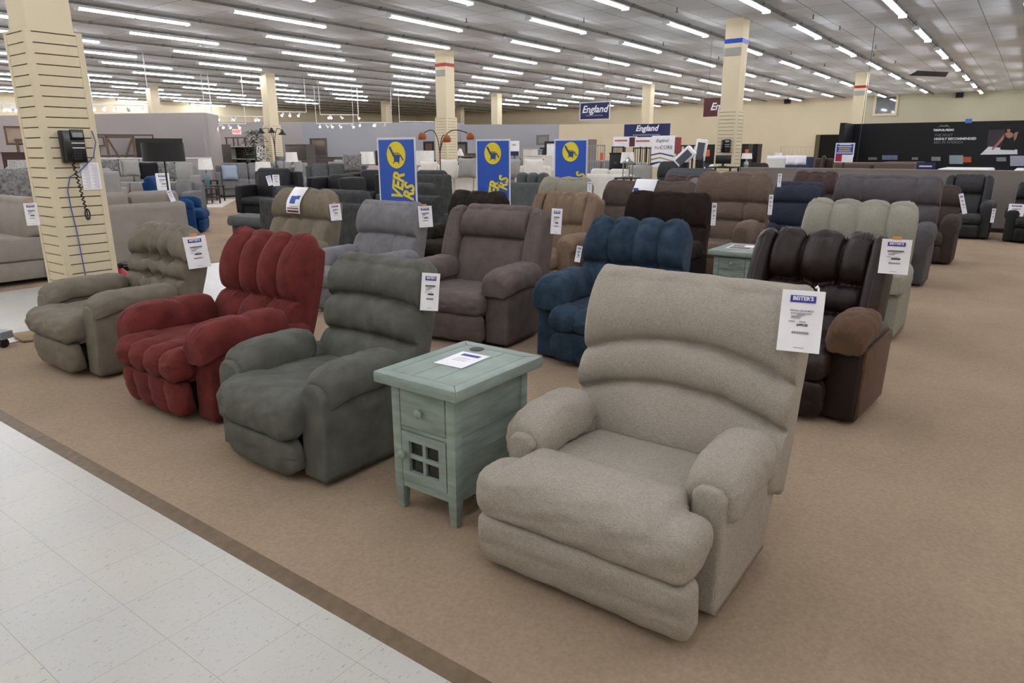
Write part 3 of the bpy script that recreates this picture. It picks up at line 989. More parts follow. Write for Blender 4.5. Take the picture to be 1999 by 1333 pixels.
def paper(name, label, cat, loc, w, h, yaw, lines=True, group=None):
    """a printed sheet lying flat; its reading direction turned by yaw"""
    r = thing(name, label, cat, loc, yaw, group)
    MB().box(-w / 2, w / 2, -h / 2, h / 2, 0, 0.0012).build('sheet', PAPER, r)
    if lines:
        MB().box(-w * 0.32, w * 0.32, h * 0.24, h * 0.38, 0.001, 0.0016).build('logo_panel', LOGO_BLUE, r)
        b = MB()
        for z in (0.08, -0.02, -0.1):
            b.box(-w * 0.25, w * 0.2, h * z - 0.002, h * z + 0.002, 0.001, 0.0015)
        b.build('fine_print', INK_SOFT, r)
    return r
paper('price_sheet', 'white price sheet lying on the front sage end table', 'paper', (2.33, 2.0, CARPET_Z + 0.66), 0.16, 0.22, -PI / 2 + 0.05)
mg = thing('magazine', 'open glossy magazine lying on the rear sage end table', 'magazine', (7.3, 2.37, CARPET_Z + 0.605), 0.1)
MB().box(-0.16, 0.16, -0.12, 0.12, 0, 0.006).build('pages', PAPER, mg, bevel=0.002)
MB().box(-0.155, -0.02, -0.115, 0.1, 0.006, 0.0068).build('printed_photo', plain('magenta_print', (120, 60, 84), 0.4), mg)
MB().box(0.01, 0.13, -0.02, 0.1, 0.006, 0.0068).build('printed_panel', plain('grey_print', (96, 98, 104), 0.4), mg)

# ------------------------------------------------------------------ banners
BLUE = plain('banner_blue', (42, 88, 186), 0.55)
BWHITE = plain('banner_white_hem', (232, 234, 238), 0.6)
YELLOW = plain('banner_yellow', (250, 226, 48), 0.55)
def banner(label, px, D, ztop, v0=0.61, yaw=0.0, W=0.68):
    P = at(px, 290, D)
    r = thing('banner_stand', label, 'banner', (P.x, P.y, CARPET_Z), yaw, 'blue banners with a yellow recliner emblem')
    Z = ztop
    MB().box(0, 0.006, -W / 2, W / 2, 0.06, Z).build('border', BWHITE, r)
    MB().box(-0.003, 0.003, -W / 2 + 0.028, W / 2 - 0.028, 0.09, Z - 0.028).build('panel', BLUE, r)
    n = 40
    cz = Z - 0.215
    em = MB().prism([(0.165 * math.cos(2 * PI * i / n), cz + 0.165 * math.sin(2 * PI * i / n)) for i in range(n)], -0.0055, 0.0, 'x').build('emblem', YELLOW, r)
    ic = MB()
    def q(pts):
        ic.prism([(-a, cz + b * 0.75 + 0.005) for a, b in pts], -0.008, -0.004, 'x')
    q([(-0.045, 0.0), (0.05, 0.0), (0.07, -0.01), (0.055, -0.12), (-0.035, -0.12)])
    q([(-0.125, 0.12), (-0.095, 0.135), (-0.03, 0.0), (-0.05, -0.04)])
    q([(0.06, 0.0), (0.075, 0.01), (0.135, -0.085), (0.12, -0.1)])
    q([(-0.05, 0.012), (0.055, 0.012), (0.055, 0.028), (-0.05, 0.028)])
    q([(-0.05, -0.12), (-0.03, -0.12), (-0.045, -0.15), (-0.055, -0.15)])
    q([(0.05, -0.12), (0.035, -0.12), (0.045, -0.15), (0.055, -0.15)])
    ic.build('recliner_icon', plain('emblem_blue', (40, 74, 140), 0.5), em)
    M90 = Matrix.Rotation(math.radians(80), 4, 'Z')
    text_mesh('lettering', 'VER', 0.27, YELLOW, r, onface(-0.02, Z - v0 - 0.2, -0.004) @ M90, 0.001, bold=0.009, shear=0.2, sx=0.75)
    text_mesh('lettering', 'RS', 0.25, YELLOW, r, onface(-0.21, Z - 0.53 - 0.14, -0.004) @ M90, 0.001, bold=0.009, shear=0.2, sx=0.75)
    MB().tube([(0.03, 0, 0.05), (0.03, 0, Z)], 0.011, 8).build('pole', RAILM, r)
    MB().box(-0.08, 0.1, -W / 2, W / 2, 0, 0.08).build('base', RAILM, r, bevel=0.01)
    return r
banner('blue banner with yellow emblem behind the light grey recliner, nearest of the three', 773, 9.2, 1.755, 0.40)
banner('blue banner with yellow emblem behind the dark coffee recliner', 962, 11.2, 1.765)
banner('blue banner with yellow emblem behind the pale sage recliner', 1114, 12.5, 1.785)

# ------------------------------------------------------------------ things on and by the near column
CX, CY, CH = 2.85, 7.2, 0.225
BLACK = plain('black_plastic', (22, 22, 24), 0.35, 0.45)
def wall_phone(label, loc, yaw, s=1.0):
    r = thing('wall_phone', label, 'telephone', loc, yaw)
    MB().box(-0.05 * s, 0, -0.085 * s, 0.085 * s, -0.12 * s, 0.12 * s).build('body', BLACK, r, bevel=0.008)
    hb = MB()
    hb.box(-0.085 * s, -0.045 * s, 0.03 * s, 0.08 * s, -0.115 * s, 0.115 * s)
    hb.build('handset', plain('black_plastic_gloss', (30, 31, 36), 0.22, 0.5), r, bevel=0.014)
    sc_ = MB().box(-0.062 * s, -0.045 * s, -0.08 * s, 0.018 * s, 0.05 * s, 0.128 * s).build('display_hood', BLACK, r, bevel=0.006)
    MB().box(-0.0635 * s, -0.06 * s, -0.068 * s, 0.006 * s, 0.07 * s, 0.105 * s).build('screen', plain('lcd_grey', (158, 170, 166), 0.3), sc_)
    kb = MB()
    for i in range(4):
        for j in range(3):
            kb.cbox((-0.052 * s, -0.012 * s - 0.02 * s * j + 0.015 * s, -0.03 * s - 0.02 * s * i), (0.006, 0.012 * s, 0.01 * s))
    kb.build('keypad', plain('key_grey', (64, 64, 68), 0.5), r)
    MB().box(-0.0515 * s, -0.049 * s, -0.078 * s, 0.015 * s, 0.024 * s, 0.030 * s).box(-0.0515 * s, -0.049 * s, -0.078 * s, 0.015 * s, -0.012 * s, -0.006 * s).build('label_strip', PAPER, r)
    return r
fy = CY - CH     # the column side that faces -y
wall_phone('black desk style telephone hung on the near slatwall column', (2.84, fy - 0.004, 1.64), PI / 2, 1.15)
cd = MB()
pts = []
for i in range(80):
    t = i / 79
    x = 2.80 + 0.05 * t
    z = 1.50 - 0.44 * math.sin(PI * min(t, 1) * 0.5) if t < 0.9 else 1.06
    pts.append((2.81 + 0.045 * t + 0.010 * math.sin(t * 70), fy - 0.055 + 0.010 * math.cos(t * 70), 1.51 - 0.42 * t))
for i in range(14):
    a = PI * 1.5 + 2 * PI * i / 13
    pts.append((2.862 + 0.02 * math.cos(a), fy - 0.055, 1.045 + 0.05 * math.sin(a)))
tag(cd.tube(pts, 0.006, 6).build('phone_cord', BLACK, smooth=True), 'twisted black handset cord looped below the telephone on the column', 'cord')
bc = [(3.03, fy - 0.01, 1.78), (3.04, fy - 0.03, 1.68), (3.0, fy - 0.03, 1.55), (2.86, fy - 0.025, 1.42), (2.78, fy - 0.02, 1.38), (2.745, fy - 0.015, 1.26), (2.75, fy - 0.012, 1.1), (2.765, fy - 0.012, 0.9), (2.77, fy - 0.012, 0.7), (2.78, fy - 0.012, 0.4), (2.78, fy - 0.01, 0.02)]
tag(MB().tube(bc, 0.005, 6).build('network_cable', plain('blue_cable', (84, 104, 170), 0.5), smooth=True), 'thin blue cable running down the near slatwall column', 'cable')
nt_ = thing('notice_sheet', 'printed phone list taped to the near slatwall column', 'paper', (2.965, fy - 0.003, 1.5), PI / 2)
MB().box(-0.0015, 0, -0.08, 0.08, -0.24, 0.0).build('sheet', PAPER, nt_)
b = MB()
for i in range(22):
    z = -0.02 - i * 0.0098
    for (ya, yb) in ((0.01, 0.068), (-0.065, -0.005)):
        b.box(-0.0025, -0.001, ya, yb - 0.012 * ((i * 7) % 3), z - 0.0014, z + 0.0014)
b.build('printed_rows', INK_SOFT, nt_)
pc = [(CX - CH - 0.006, 7.16, 0.30), (CX - CH - 0.04, 7.17, 0.30), (CX - CH - 0.06, 7.2, 0.24), (CX - CH - 0.05, 7.24, 0.1), (CX - CH - 0.03, 7.26, 0.012)]
tag(MB().tube(pc, [0.012, 0.012, 0.005, 0.005, 0.005], 8).build('power_cord', BLACK, smooth=True), 'black plug and cord hanging low on the near column', 'cord')
ex = thing('fire_extinguisher', 'red fire extinguisher standing behind the near slatwall column', 'fire extinguisher', (3.22, 7.25, 0), 0.3)
REDM = plain('extinguisher_red', (180, 26, 26), 0.3, 0.5)
MB().lathe([(0.06, 0.0), (0.075, 0.01), (0.078, 0.03), (0.078, 0.36), (0.07, 0.41), (0.035, 0.45), (0.025, 0.47)], 24).build('tank', REDM, ex, smooth=True)
MB().cbox((0, 0, 0.49), (0.05, 0.04, 0.05)).box(-0.1, 0.02, -0.012, 0.012, 0.51, 0.525).build('valve', BLACK, ex, bevel=0.004)
MB().tube([(0.02, -0.02, 0.5), (0.05, -0.08, 0.5), (0.05, -0.1, 0.4), (0.05, -0.095, 0.12)], 0.01, 8).build('hose', BLACK, ex, smooth=True)
MB().box(0.03, 0.032, -0.13, -0.07, 0.3, 0.42).build('inspection_tag', plain('yellow_green_tag', (196, 200, 90), 0.6), ex)
# foot of a rolling rack at the left edge, and a board lying by the carpet
ck = thing('rolling_rack', 'grey rolling rack foot with black caster at the left edge of the view', 'rack', (1.98, 6.78, 0), 0.35)
MB().box(-0.05, 0.06, -0.06, 0.8, 0.085, 0.15).build('foot_bar', plain('pale_grey_metal', (152, 158, 164), 0.4, metal=0.3), ck, bevel=0.006)
cs = MB()
cs.lathe([(0.012, -0.016), (0.036, -0.016), (0.042, -0.008), (0.042, 0.008), (0.036, 0.016), (0.012, 0.016)], 20)
w = cs.build('caster_wheel', BLACK, ck, smooth=True)
w.matrix_local = Matrix.Translation((0.0, -0.01, 0.046)) @ Matrix.Rotation(PI / 2, 4, 'X') 
MB().box(-0.015, 0.02, -0.035, 0.02, 0.06, 0.088).build('caster_fork', BLACK, ck)
MB().tube([(0.02, 0.12 + 0.05 * math.cos(t), 0.175 + 0.04 * math.sin(t)) for t in [i * 2 * PI / 16 for i in range(17)]], 0.004, 6).build('cable_loop', BLACK, ck, smooth=True)
tag(MB().prism([(2.17, 7.16), (2.13, 6.80), (2.32, 6.72), (2.62, 7.1)], 0.014, 0.03, 'z').build('floor_board', mat('brown_board', (150, 128, 92), rough=0.8, var=0.08), bevel=0.002), 'brown board lying on the floor left of the taupe recliner', 'board')

# ------------------------------------------------------------------ recliners further back, measured by the middle of the back's top edge
def atX(px, py, X):
    d = _f + _r * ((px - 999.5) / FPX) - _u * ((py - 666.5) / FPX)
    t = X / d.x
    return Vector((X, d.y * t, EYE + d.z * t))

def rec_at(label, pxl, pxr, pyt, X, m, wx=0.08, **k):
    """X is where the top edge of the back stands"""
    a, b = atX(pxl, pyt, X), atX(pxr, pyt, X)
    Wb = abs(a.y - b.y)
    return recliner(label, X - 0.95, (a.y + b.y) / 2, k.pop('yaw', 0.0), m, W=Wb + wx, Wb=Wb, H=(a.z + b.z) / 2 + 0.015, q=k.pop('q', 0.5), **k)

rec_at('wide charcoal grey recliner with large padded back behind the pale tweed recliner', 1636, 1846, 337, 10.3, M_CHAR, wx=0.02, bands=((0.35, 0.04, 0, 0, 0), (0.62, 0.05, [-0.5, 0.3], 0.03, 0), (1.0, 0.07, [-0.55, 0.42], 0.035, 0)), corner=0.1, arm_h=0.75, arm_fat=0.22, seed=31, q=0.7)
rec_at('navy tweed recliner with two plain back cushions', 1516, 1613, 351, 10.4, M_NAVY, wx=0.0, bands=((0.3, 0.03, 0, 0, 0), (0.66, 0.04, 0, 0, 0), (1.0, 0.05, 0, 0, 0)), corner=0.08, seed=33)
rec_at('brown corduroy recliner with nine padded back sections', 1364, 1510, 331, 9.5, M_CORD, wx=0.02, bands=((0.36, 0.05, [-0.42, 0.38], 0.04, 0), (0.6, 0.05, [-0.42, 0.38], 0.04, 0), (1.0, 0.06, [-0.45, 0.4], 0.045, 0)), corner=0.16, arm_h=0.74, arm_fat=0.24, arm_off=-0.06, seed=35, q=0.8)
rec_at('brown recliner with a printed white cover over its back', 1186, 1366, 349, 10.3, velvet('umber_suede', (92, 80, 72), 0.12, 0.15), wx=0.0, bands=((0.5, 0.05, [-0.3, 0.3], 0.03, 0), (1.0, 0.06, [-0.45, 0.4], 0.03, 0)), corner=0.14, seed=37)
rec_at('pale sage recliner in front of the third blue banner', 1060, 1156, 342, 10.0, velvet('pale_sage_velvet', (150, 144, 126), 0.08, 0.2), bands=((0.55, 0.05, 3, 0.03, 0), (1.0, 0.06, [-0.4, 0.25], 0.03, 0)), corner=0.12, seed=39)
rec_at('brown recliner by the aisle half hidden by the charcoal recliner', 1790, 1883, 357, 12.4, velvet('umber_velvet', (74, 64, 60), 0.12, 0.12), bands=((0.6, 0.05, 0, 0, 0), (1.0, 0.06, 0, 0, 0)), corner=0.14, arm_h=0.7, arm_fat=0.22, seed=41)
M_BLKL = leather('black_leather', (46, 45, 47), 0.5)
rec_at('black leather recliner standing against the grey half wall', 1850, 1944, 337, 16.2, M_BLKL, wx=0.16, wings=0.14, bands=((0.55, 0.05, 0, 0, 0), (1.0, 0.07, 0, 0, 0)), corner=0.05, arm_h=0.7, arm_fat=0.16, seed=43)
rec_at('black recliner cut off by the right edge of the view', 1990, 2075, 352, 16.0, leather('black_vinyl', (26, 26, 27), 0.55), wx=0.16, bands=((0.55, 0.05, 0, 0, 0), (1.0, 0.07, 0, 0, 0)), corner=0.08, seed=45)
M_OXBLOOD = leather('reddish_brown_leather', (66, 44, 40), 0.5)
rec_at('dark reddish brown recliner with padded top left of the charcoal recliner', 1552, 1640, 330, 12.6, M_OXBLOOD, bands=((0.6, 0.05, 3, 0.03, 0), (1.0, 0.06, 3, 0.04, 0)), corner=0.1, seed=47)
rec_at('reddish brown leather recliner left of the corduroy recliner', 1302, 1384, 338, 13.2, M_OXBLOOD, bands=((0.6, 0.05, 0, 0, 0), (1.0, 0.06, [0.0], 0.04, 0)), corner=0.1, seed=49)
rec_at('grey suede recliner just showing left of the corduroy recliner', 1346, 1420, 345, 12.1, M_LTGRAY, bands=((0.6, 0.05, 0, 0, 0), (1.0, 0.06, [-0.4, 0.4], 0.04, 0)), corner=0.14, seed=51)
rec_at('slate grey recliner with a wide rounded back behind the brown leather one', 1303, 1402, 326, 15.2, velvet('slate_suede', (86, 88, 90), 0.1, 0.1), bands=((0.6, 0.05, 0, 0, 0), (1.0, 0.06, 0, 0, 0)), corner=0.16, seed=53)
rec_at('dark slate power recliner with tall narrow head pillow', 1288, 1326, 313, 17.0, velvet('dark_slate_suede', (62, 64, 66), 0.1, 0.1), wx=0.3, bands=((0.6, 0.05, 0, 0, 0), (1.0, 0.07, 0, 0, 0)), corner=0.1, seed=55)

# posters lying over two chair backs
def draped(name, label, pts, w, y0, blue=True):
    r = thing(name, label, 'poster', (0, 0, 0), 0)
    V, F = [], []
    for (x, z) in pts:
        V += [(x, y0 + w / 2, z), (x, y0 - w / 2, z)]
    n = len(pts)
    for (x, z) in pts:
        V += [(x + 0.002, y0 + w / 2, z - 0.002), (x + 0.002, y0 - w / 2, z - 0.002)]
    for i in range(n - 1):
        a = 2 * i
        F += [(a, a + 1, a + 3, a + 2), (a + 2 * n, a + 2 * n + 2, a + 2 * n + 3, a + 2 * n + 1), (a, a + 2, a + 2 * n + 2, a + 2 * n), (a + 1, a + 1 + 2 * n, a + 3 + 2 * n, a + 3)]
    F += [(0, 2 * n, 2 * n + 1, 1), (2 * n - 2, 2 * n - 1, 4 * n - 1, 4 * n - 2)]
    mesh('sheet', V, F, PAPER, r, True)
    return r
def back_curve(label_root, frac_front, y_local, lift=0.02):
    """points running down the front of a chair back, up over its top, in place coordinates"""
    dg = bpy.context.evaluated_depsgraph_get()
    dg.update()
    X, Y = label_root.location.x, label_root.location.y
    pts = []
    for z in frac_front:
        ok, loc, *_ = SC.ray_cast(dg, Vector((X - 0.4, Y + y_local, z)), Vector((1, 0, 0)))
        if ok and loc.x < X + 1.3:
            pts.append((loc.x - lift, z))
    xs = pts[-1][0]
    for dx in (0.05, 0.09, 0.14, 0.19):
        ok, loc, *_ = SC.ray_cast(dg, Vector((xs + dx, Y + y_local, 2.2)), Vector((0, 0, -1)))
        if ok:
            pts.append((xs + dx, loc.z + lift))
    return pts
FLAG_BLUE = plain('print_blue', (40, 84, 176), 0.6)
FLAG_RED = plain('print_maroon', (128, 50, 56), 0.6)
for root in [o for o in COL.objects if o.get('category') == 'recliner']:
    if root['label'].startswith('olive tan'):
        pts = back_curve(root, (0.90, 0.94, 0.98, 1.02, 1.06, 1.10), 0.1)
        pr = draped('poster', 'white poster with blue eagle and red stripes lying over the olive tan recliner', pts, 0.25, root.location.y + 0.1)
        y0 = root.location.y + 0.1
        def on(z0, z1, ya, yb, m, nm):
            P = [p for p in pts]
            def xz(t):
                z = t
                for (xa, za), (xb, zb) in zip(P[:-1], P[1:]):
                    if za <= z <= zb:
                        f = (z - za) / (zb - za + 1e-9)
                        return xa + (xb - xa) * f
                return P[-1][0]
            b = MB()
            n = 4
            for i in range(n):
                za, zb = z0 + (z1 - z0) * i / n, z0 + (z1 - z0) * (i + 1) / n
                b.add([(xz(za) - 0.002, ya, za), (xz(za) - 0.002, yb, za), (xz(zb) - 0.002, yb, zb), (xz(zb) - 0.002, ya, zb)], [(0, 1, 2, 3)])
            return b.build(nm, m, pr)
        on(0.91, 0.935, y0 - 0.105, y0 + 0.105, FLAG_RED, 'stripes_print')
        on(0.95, 0.962, y0 - 0.105, y0 + 0.105, FLAG_RED, 'stripes_print')
        on(0.975, 0.982, y0 - 0.10, y0 + 0.06, INK_SOFT, 'text_print')
        on(1.01, 1.095, y0 - 0.03, y0 + 0.07, FLAG_BLUE, 'eagle_print')
        on(1.06, 1.10, y0 - 0.09, y0 - 0.03, FLAG_BLUE, 'wing_print')
    if root['label'].startswith('brown recliner with a printed'):
        zt = root.location.z + 1.12
        pts = back_curve(root, (0.95, 0.99, 1.03, 1.07), 0.05)
        y0 = root.location.y + 0.05
        pr2 = draped('poster', 'white poster with blue print lying over the brown recliner back', pts, 0.36, y0)
        b = MB().box(pts[0][0] - 0.006, pts[0][0] - 0.003, y0 - 0.16, y0 + 0.10, 0.965, 0.985).box(pts[0][0] - 0.002, pts[0][0] + 0.004, y0 + 0.08, y0 + 0.16, 0.955, 1.03)
        b.build('blue_print', FLAG_BLUE, pr2)

# ------------------------------------------------------------------ sofas
def sofa(label, x, y, yaw, W, m, H=0.86, D=0.95, n=3, arms=(1, 1), arm_h=0.62, seat_h=0.46, q=1, cat='sofa', name='sofa', group=None, cush=True, back=True, seed=0, back_h=None, arm_w=0.2, feet=True):
    """origin at the middle of the front edge; it faces -x"""
    r = thing(name, label, cat, (x, y, CARPET_Z), yaw, group)
    MB().box(0.05, D - 0.05, -W / 2 + 0.03, W / 2 - 0.03, 0.06, 0.29).build('base', m, r, bevel=0.02)
    if feet:
        for sx in (0.1, D - 0.14):
            for sy in (-W / 2 + 0.08, W / 2 - 0.14):
                MB().box(sx, sx + 0.06, sy, sy + 0.06, 0, 0.06).build('foot', BASE_M, r)
    Wi = W
    yl, yr = -W / 2, W / 2
    if arms[0]:
        loft('arm', [(0.0, 0.07, 0.01), (0.0, arm_h - 0.04, 0.015), (0.06, arm_h, 0.012), (D - 0.1, arm_h, 0.0), (D - 0.02, arm_h - 0.05, 0.0), (D - 0.02, 0.07, 0.0)], arm_w, m, r, ns=5, er=0.05, K=4, c0=W / 2 - arm_w / 2, wrinkle=0.002, seed=seed)
        yr -= arm_w
    if arms[1]:
        loft('arm', [(0.0, 0.07, 0.01), (0.0, arm_h - 0.04, 0.015), (0.06, arm_h, 0.012), (D - 0.1, arm_h, 0.0), (D - 0.02, arm_h - 0.05, 0.0), (D - 0.02, 0.07, 0.0)], arm_w, m, r, ns=5, er=0.05, K=4, c0=-W / 2 + arm_w / 2, wrinkle=0.002, seed=seed)
        yl += arm_w
    bh = back_h or H - 0.08
    if back:
        loft('back', [(D - 0.26, 0.1, 0.0), (D - 0.20, bh - 0.03, 0.008), (D - 0.14, bh, 0.006), (D - 0.03, bh - 0.02, 0.006), (D, 0.1, 0.0)], W - 0.01, m, r, ns=8, er=0.03, K=5, wrinkle=0.002, seed=seed + 1)
    w = (yr - yl) / n
    for i in range(n):
        c = yl + w * (i + 0.5)
        loft('seat_cushion', [(-0.02, 0.29, 0.02), (-0.01, seat_h - 0.03, 0.015), (0.05, seat_h, 0.025), (D - 0.2, seat_h - 0.01, 0.0), (D - 0.2, 0.29, 0.0)], w - 0.008, m, r, ns=6, er=0.04, K=5, c0=c, wrinkle=0.002, seed=seed + i)
        if cush:
            loft('back_cushion', [(D - 0.42, seat_h - 0.02, 0.05), (D - 0.34, H - 0.08, 0.02), (D - 0.26, H, 0.02), (D - 0.15, H - 0.05, 0.02), (D - 0.2, seat_h, 0.0)], w - 0.008, m, r, ns=8, er=0.09, K=5, c0=c, wrinkle=0.005, seed=seed + 7 * i)
    return r

def pillow(label, P, s, yaw, m, tilt=0.25, name='throw_pillow', group=None):
    r = thing(name, label, 'pillow', P, yaw, group)
    V, F = [], []
    n = 10
    for side in (-1, 1):
        for i in range(n + 1):
            for j in range(n + 1):
                u, v = i / n * 2 - 1, j / n * 2 - 1
                b = (1 - u ** 4) * (1 - v ** 4)
                pin = 1 - 0.06 * (1 - abs(u)) - 0.06 * (1 - abs(v)) * 0
                V.append((side * 0.085 * s / 0.45 * b ** 0.6, u * s / 2 * (1 - 0.07 * (1 - v * v)), v * s / 2 * (1 - 0.07 * (1 - u * u)) + s / 2))
    N = (n + 1) ** 2
    for k, side in enumerate((-1, 1)):
        for i in range(n):
            for j in range(n):
                a = k * N + i * (n + 1) + j
                F.append((a, a + 1, a + n + 2, a + n + 1))
    M = Matrix.Rotation(tilt, 4, 'Y')
    V = [M @ Vector(v) for v in V]
    o = mesh('cover', V, F, m, r)
    bm = bmesh.new()
    bm.from_mesh(o.data)
    bmesh.ops.remove_doubles(bm, verts=bm.verts, dist=0.0005)
    bmesh.ops.recalc_face_normals(bm, faces=bm.faces)
    bm.to_mesh(o.data)
    bm.free()
    return r

def sofa_at(label, pxl, pxr, pyt, X, m, front=True, **k):
    """a sofa along y; X is the plane of its back top; it faces the camera side when front, else away"""
    a, b = atX(pxl, pyt, X), atX(pxr, pyt, X)
    D = k.get('D', 0.95)
    H = (a.z + b.z) / 2
    if front:
        return sofa(label, X - D + 0.2, (a.y + b.y) / 2, 0.0, a.y - b.y, m, H=H, **k)
    return sofa(label, X + D - 0.2, (a.y + b.y) / 2, PI, a.y - b.y, m, H=H, **k)

def sofa_px(label, pxl, pxr, pyt, D, m, **k):
    """a sofa turned squarely to the aisle where the camera stands"""
    c = at((pxl + pxr) / 2, pyt, D)
    dep = (c - Vector((0, 0, EYE))).dot(_f)
    yaw = math.atan2(c.y, c.x)
    W = (pxr - pxl) / FPX * dep / math.cos(yaw - AZ)
    return sofa(label, c.x - 0.75 * math.cos(yaw), c.y - 0.75 * math.sin(yaw), yaw, W * math.cos(yaw - AZ) ** 2, m, H=c.z, **k)

M_WARMGREY = mat('warm_grey_chenille', (150, 141, 132), rough=0.92, var=0.08, scale=6, bump=0.2, bscale=200, sheen=0.15, spec=0.1)
M_MIDGREY = mat('mid_grey_weave', (128, 127, 126), rough=0.92, var=0.08, scale=6, bump=0.2, spec=0.1, weave=0.15)
M_PALEGREY = mat('pale_grey_weave', (162, 160, 156), rough=0.92, var=0.06, scale=6, bump=0.2, spec=0.1, weave=0.15)
M_DKCHAR = velvet('dark_charcoal_velvet', (70, 71, 70), 0.25, 0.15)
M_SLATE = velvet('slate_green_velvet', (92, 95, 94), 0.12, 0.15)
M_BLACKU = leather('black_upholstery', (28, 29, 32), 0.6)
M_CREAMF = mat('cream_upholstery', (238, 232, 222), rough=0.9, var=0.05, scale=6, bump=0.15, spec=0.1)
M_ACCBLUE = velvet('accent_blue_velvet', (30, 62, 104), 0.2, 0.25)
M_PATTERN = mat('black_white_print', (120, 118, 116), rough=0.9, var=0.6, scale=16, bump=0.0)
M_LTBLUE = mat('light_blue_linen', (158, 176, 190), rough=0.9, var=0.06, scale=20, bump=0.1)
M_BLACKV = mat('black_velvet_pillow', (24, 24, 26), rough=0.9, var=0.2)

# sofa whose back turns to the camera behind the near column (it runs along x and faces +y)
sofa('large warm grey sofa seen from behind, right of the near column', 4.6, 10.75, -PI / 2, 1.62, M_WARMGREY, H=1.05, back_h=0.90, n=2, arms=(0, 1), seed=3)
sofa('warm grey sofa seen from its open end, left of the near column', 2.74, 10.92, 0.0, 2.2, M_WARMGREY, H=1.05, back_h=0.88, n=2, arms=(0, 0), D=0.98, seat_h=0.57, seed=4)
P = at(396, 345, 15.6)
ac = recliner('blue velvet accent chair with a white tag behind the warm grey sofa', P.x, P.y, math.radians(140), M_ACCBLUE, W=0.95, Wb=0.85, H=1.17, arm_h=0.7, bands=((0.5, 0.03, 0, 0, 0), (1.0, 0.03, 0, 0, 0)), corner=0.1, q=0.5, seed=61)
ac.name, ac['category'] = 'accent_chair', 'armchair'

# corner group of pale grey sofas at the back left
P = at(283, 330, 26.5)
sofa('pale grey sofa with loose pillows under the drum shade lamp', P.x, P.y - 0.2, 0.85, 2.9, M_PALEGREY, H=1.22, seat_h=0.6, arm_h=0.8, n=4, seed=5)
P = at(222, 345, 23.0)
sofa('pale grey armchair sofa left of the pale grey sofa, facing right', P.x - 0.5, P.y + 0.3, -2.2, 1.8, M_PALEGREY, H=1.15, n=2, seed=6)
for i, (px, py, m, lab) in enumerate(((218, 333, M_PATTERN, 'black and white print pillow at the left on the pale grey sofa'), (258, 333, M_PALEGREY, 'plain grey pillow on the left half of the pale grey sofa'),
                                      (293, 338, M_BLACKV, 'black pillow on the right of the pale grey sofa'), (328, 338, M_PATTERN, 'patterned pillow beside the black pillow on the pale grey sofa'))):
    P = at(px, py + 12, 25.0 - 0.02 * i)
    pillow(lab, P, 0.54, math.atan2(P.y, P.x), m)
P = at(356, 352, 19.5)
sofa('rounded grey chaise in front of the lamp table at the left', P.x - 0.3, P.y, 0.6, 0.8, M_MIDGREY, H=0.9, n=1, seed=8)
sofa_px('grey loveseat with a light blue pillow facing the aisle', 420, 545, 318, 28.0, M_MIDGREY, n=2, seed=9, arm_h=0.85, seat_h=0.6)
P = at(450, 352, 27.15)
pillow('light blue pillow at the left end of the grey loveseat', P, 0.55, math.atan2(P.y, P.x), M_LTBLUE)
sofa_px('pale grey sofa right of the grey loveseat, its cushion tops showing', 524, 600, 314, 29.0, M_PALEGREY, n=3, seed=10)
sofa_px('dark grey three seat sofa facing the aisle behind the black chairs', 596, 716, 319, 25.0, M_SLATE, n=3, seed=11)
for (px, py, X, lab) in ((690, 336, 24.2, 'black and white print pillow at the right end of the dark grey sofa'), (556, 334, 29.7, 'patterned pillow on the pale sofa behind the grey loveseat')):
    pillow(lab, at(px, py, X), 0.6, 0.9, M_PATTERN)
sofa_px('low grey sofa beyond the dark grey sofa, its top edge showing', 640, 700, 312, 29, M_PALEGREY, n=2, seed=12)
# black lounge chairs
P = at(548, 385, 18.8)
o = sofa('black leather lounge chair with slanted side, nearest of the black chairs', P.x - 0.5, P.y + 0.3, 0.2, 1.45, M_BLACKU, H=1.17, n=1, arm_h=0.75, seed=13, cat='armchair', name='lounge_chair')
P = at(630, 375, 19.0)
sofa('black leather lounge chair with low arm right of the tagged one', P.x + 0.1, P.y, 0.2, 1.25, M_BLACKU, H=0.98, n=1, arm_h=0.92, seed=14, cat='armchair', name='lounge_chair')
P = at(720, 372, 21.0)
sofa('third black leather lounge chair left of the first blue banner', P.x - 0.3, P.y, 0.2, 1.35, M_BLACKU, H=1.05, n=1, arm_h=0.95, seed=15, cat='armchair', name='lounge_chair')
P = at(515, 432, 13.6)
sofa('dark green grey ottoman behind the red recliner', P.x - 0.4, P.y, 0.1, 0.9, M_SLATE, H=0.5, n=1, arms=(0, 0), cush=False, back=False, D=0.8, cat='ottoman', name='ottoman', seed=16)
# charcoal sofas with their backs to the camera
a = atX(660, 348, 6.6)
sofa('dark charcoal sofa seen from behind, between the olive and light grey recliners', 7.5, 8.55, PI, 2.5, M_DKCHAR, H=1.05, back_h=0.88, n=2, seed=17)
sofa('dark charcoal sofa seen from behind, between the first two blue banners', 8.9, 7.98, PI, 1.35, M_DKCHAR, H=1.1, back_h=0.92, n=1, seed=18)
sofa_at('charcoal loveseat turned away behind the first banner, its back cushions showing', 800, 882, 333, 11.2, M_DKCHAR, front=False, n=1, seed=19)
sofa_at('slate grey sofa seen from behind, between the second and third banners', 992, 1086, 338, 11.6, M_SLATE, front=False, n=3, back_h=0.98, seed=20)
sofa_at('white sofa seen from behind, right of the third banner', 1140, 1240, 330, 16.5, M_CREAMF, front=False, n=2, seed=21, back_h=1.0)
sofa_at('cream sectional with many pillows behind the first two banners', 815, 984, 322, 14.5, M_CREAMF, n=4, seed=22)
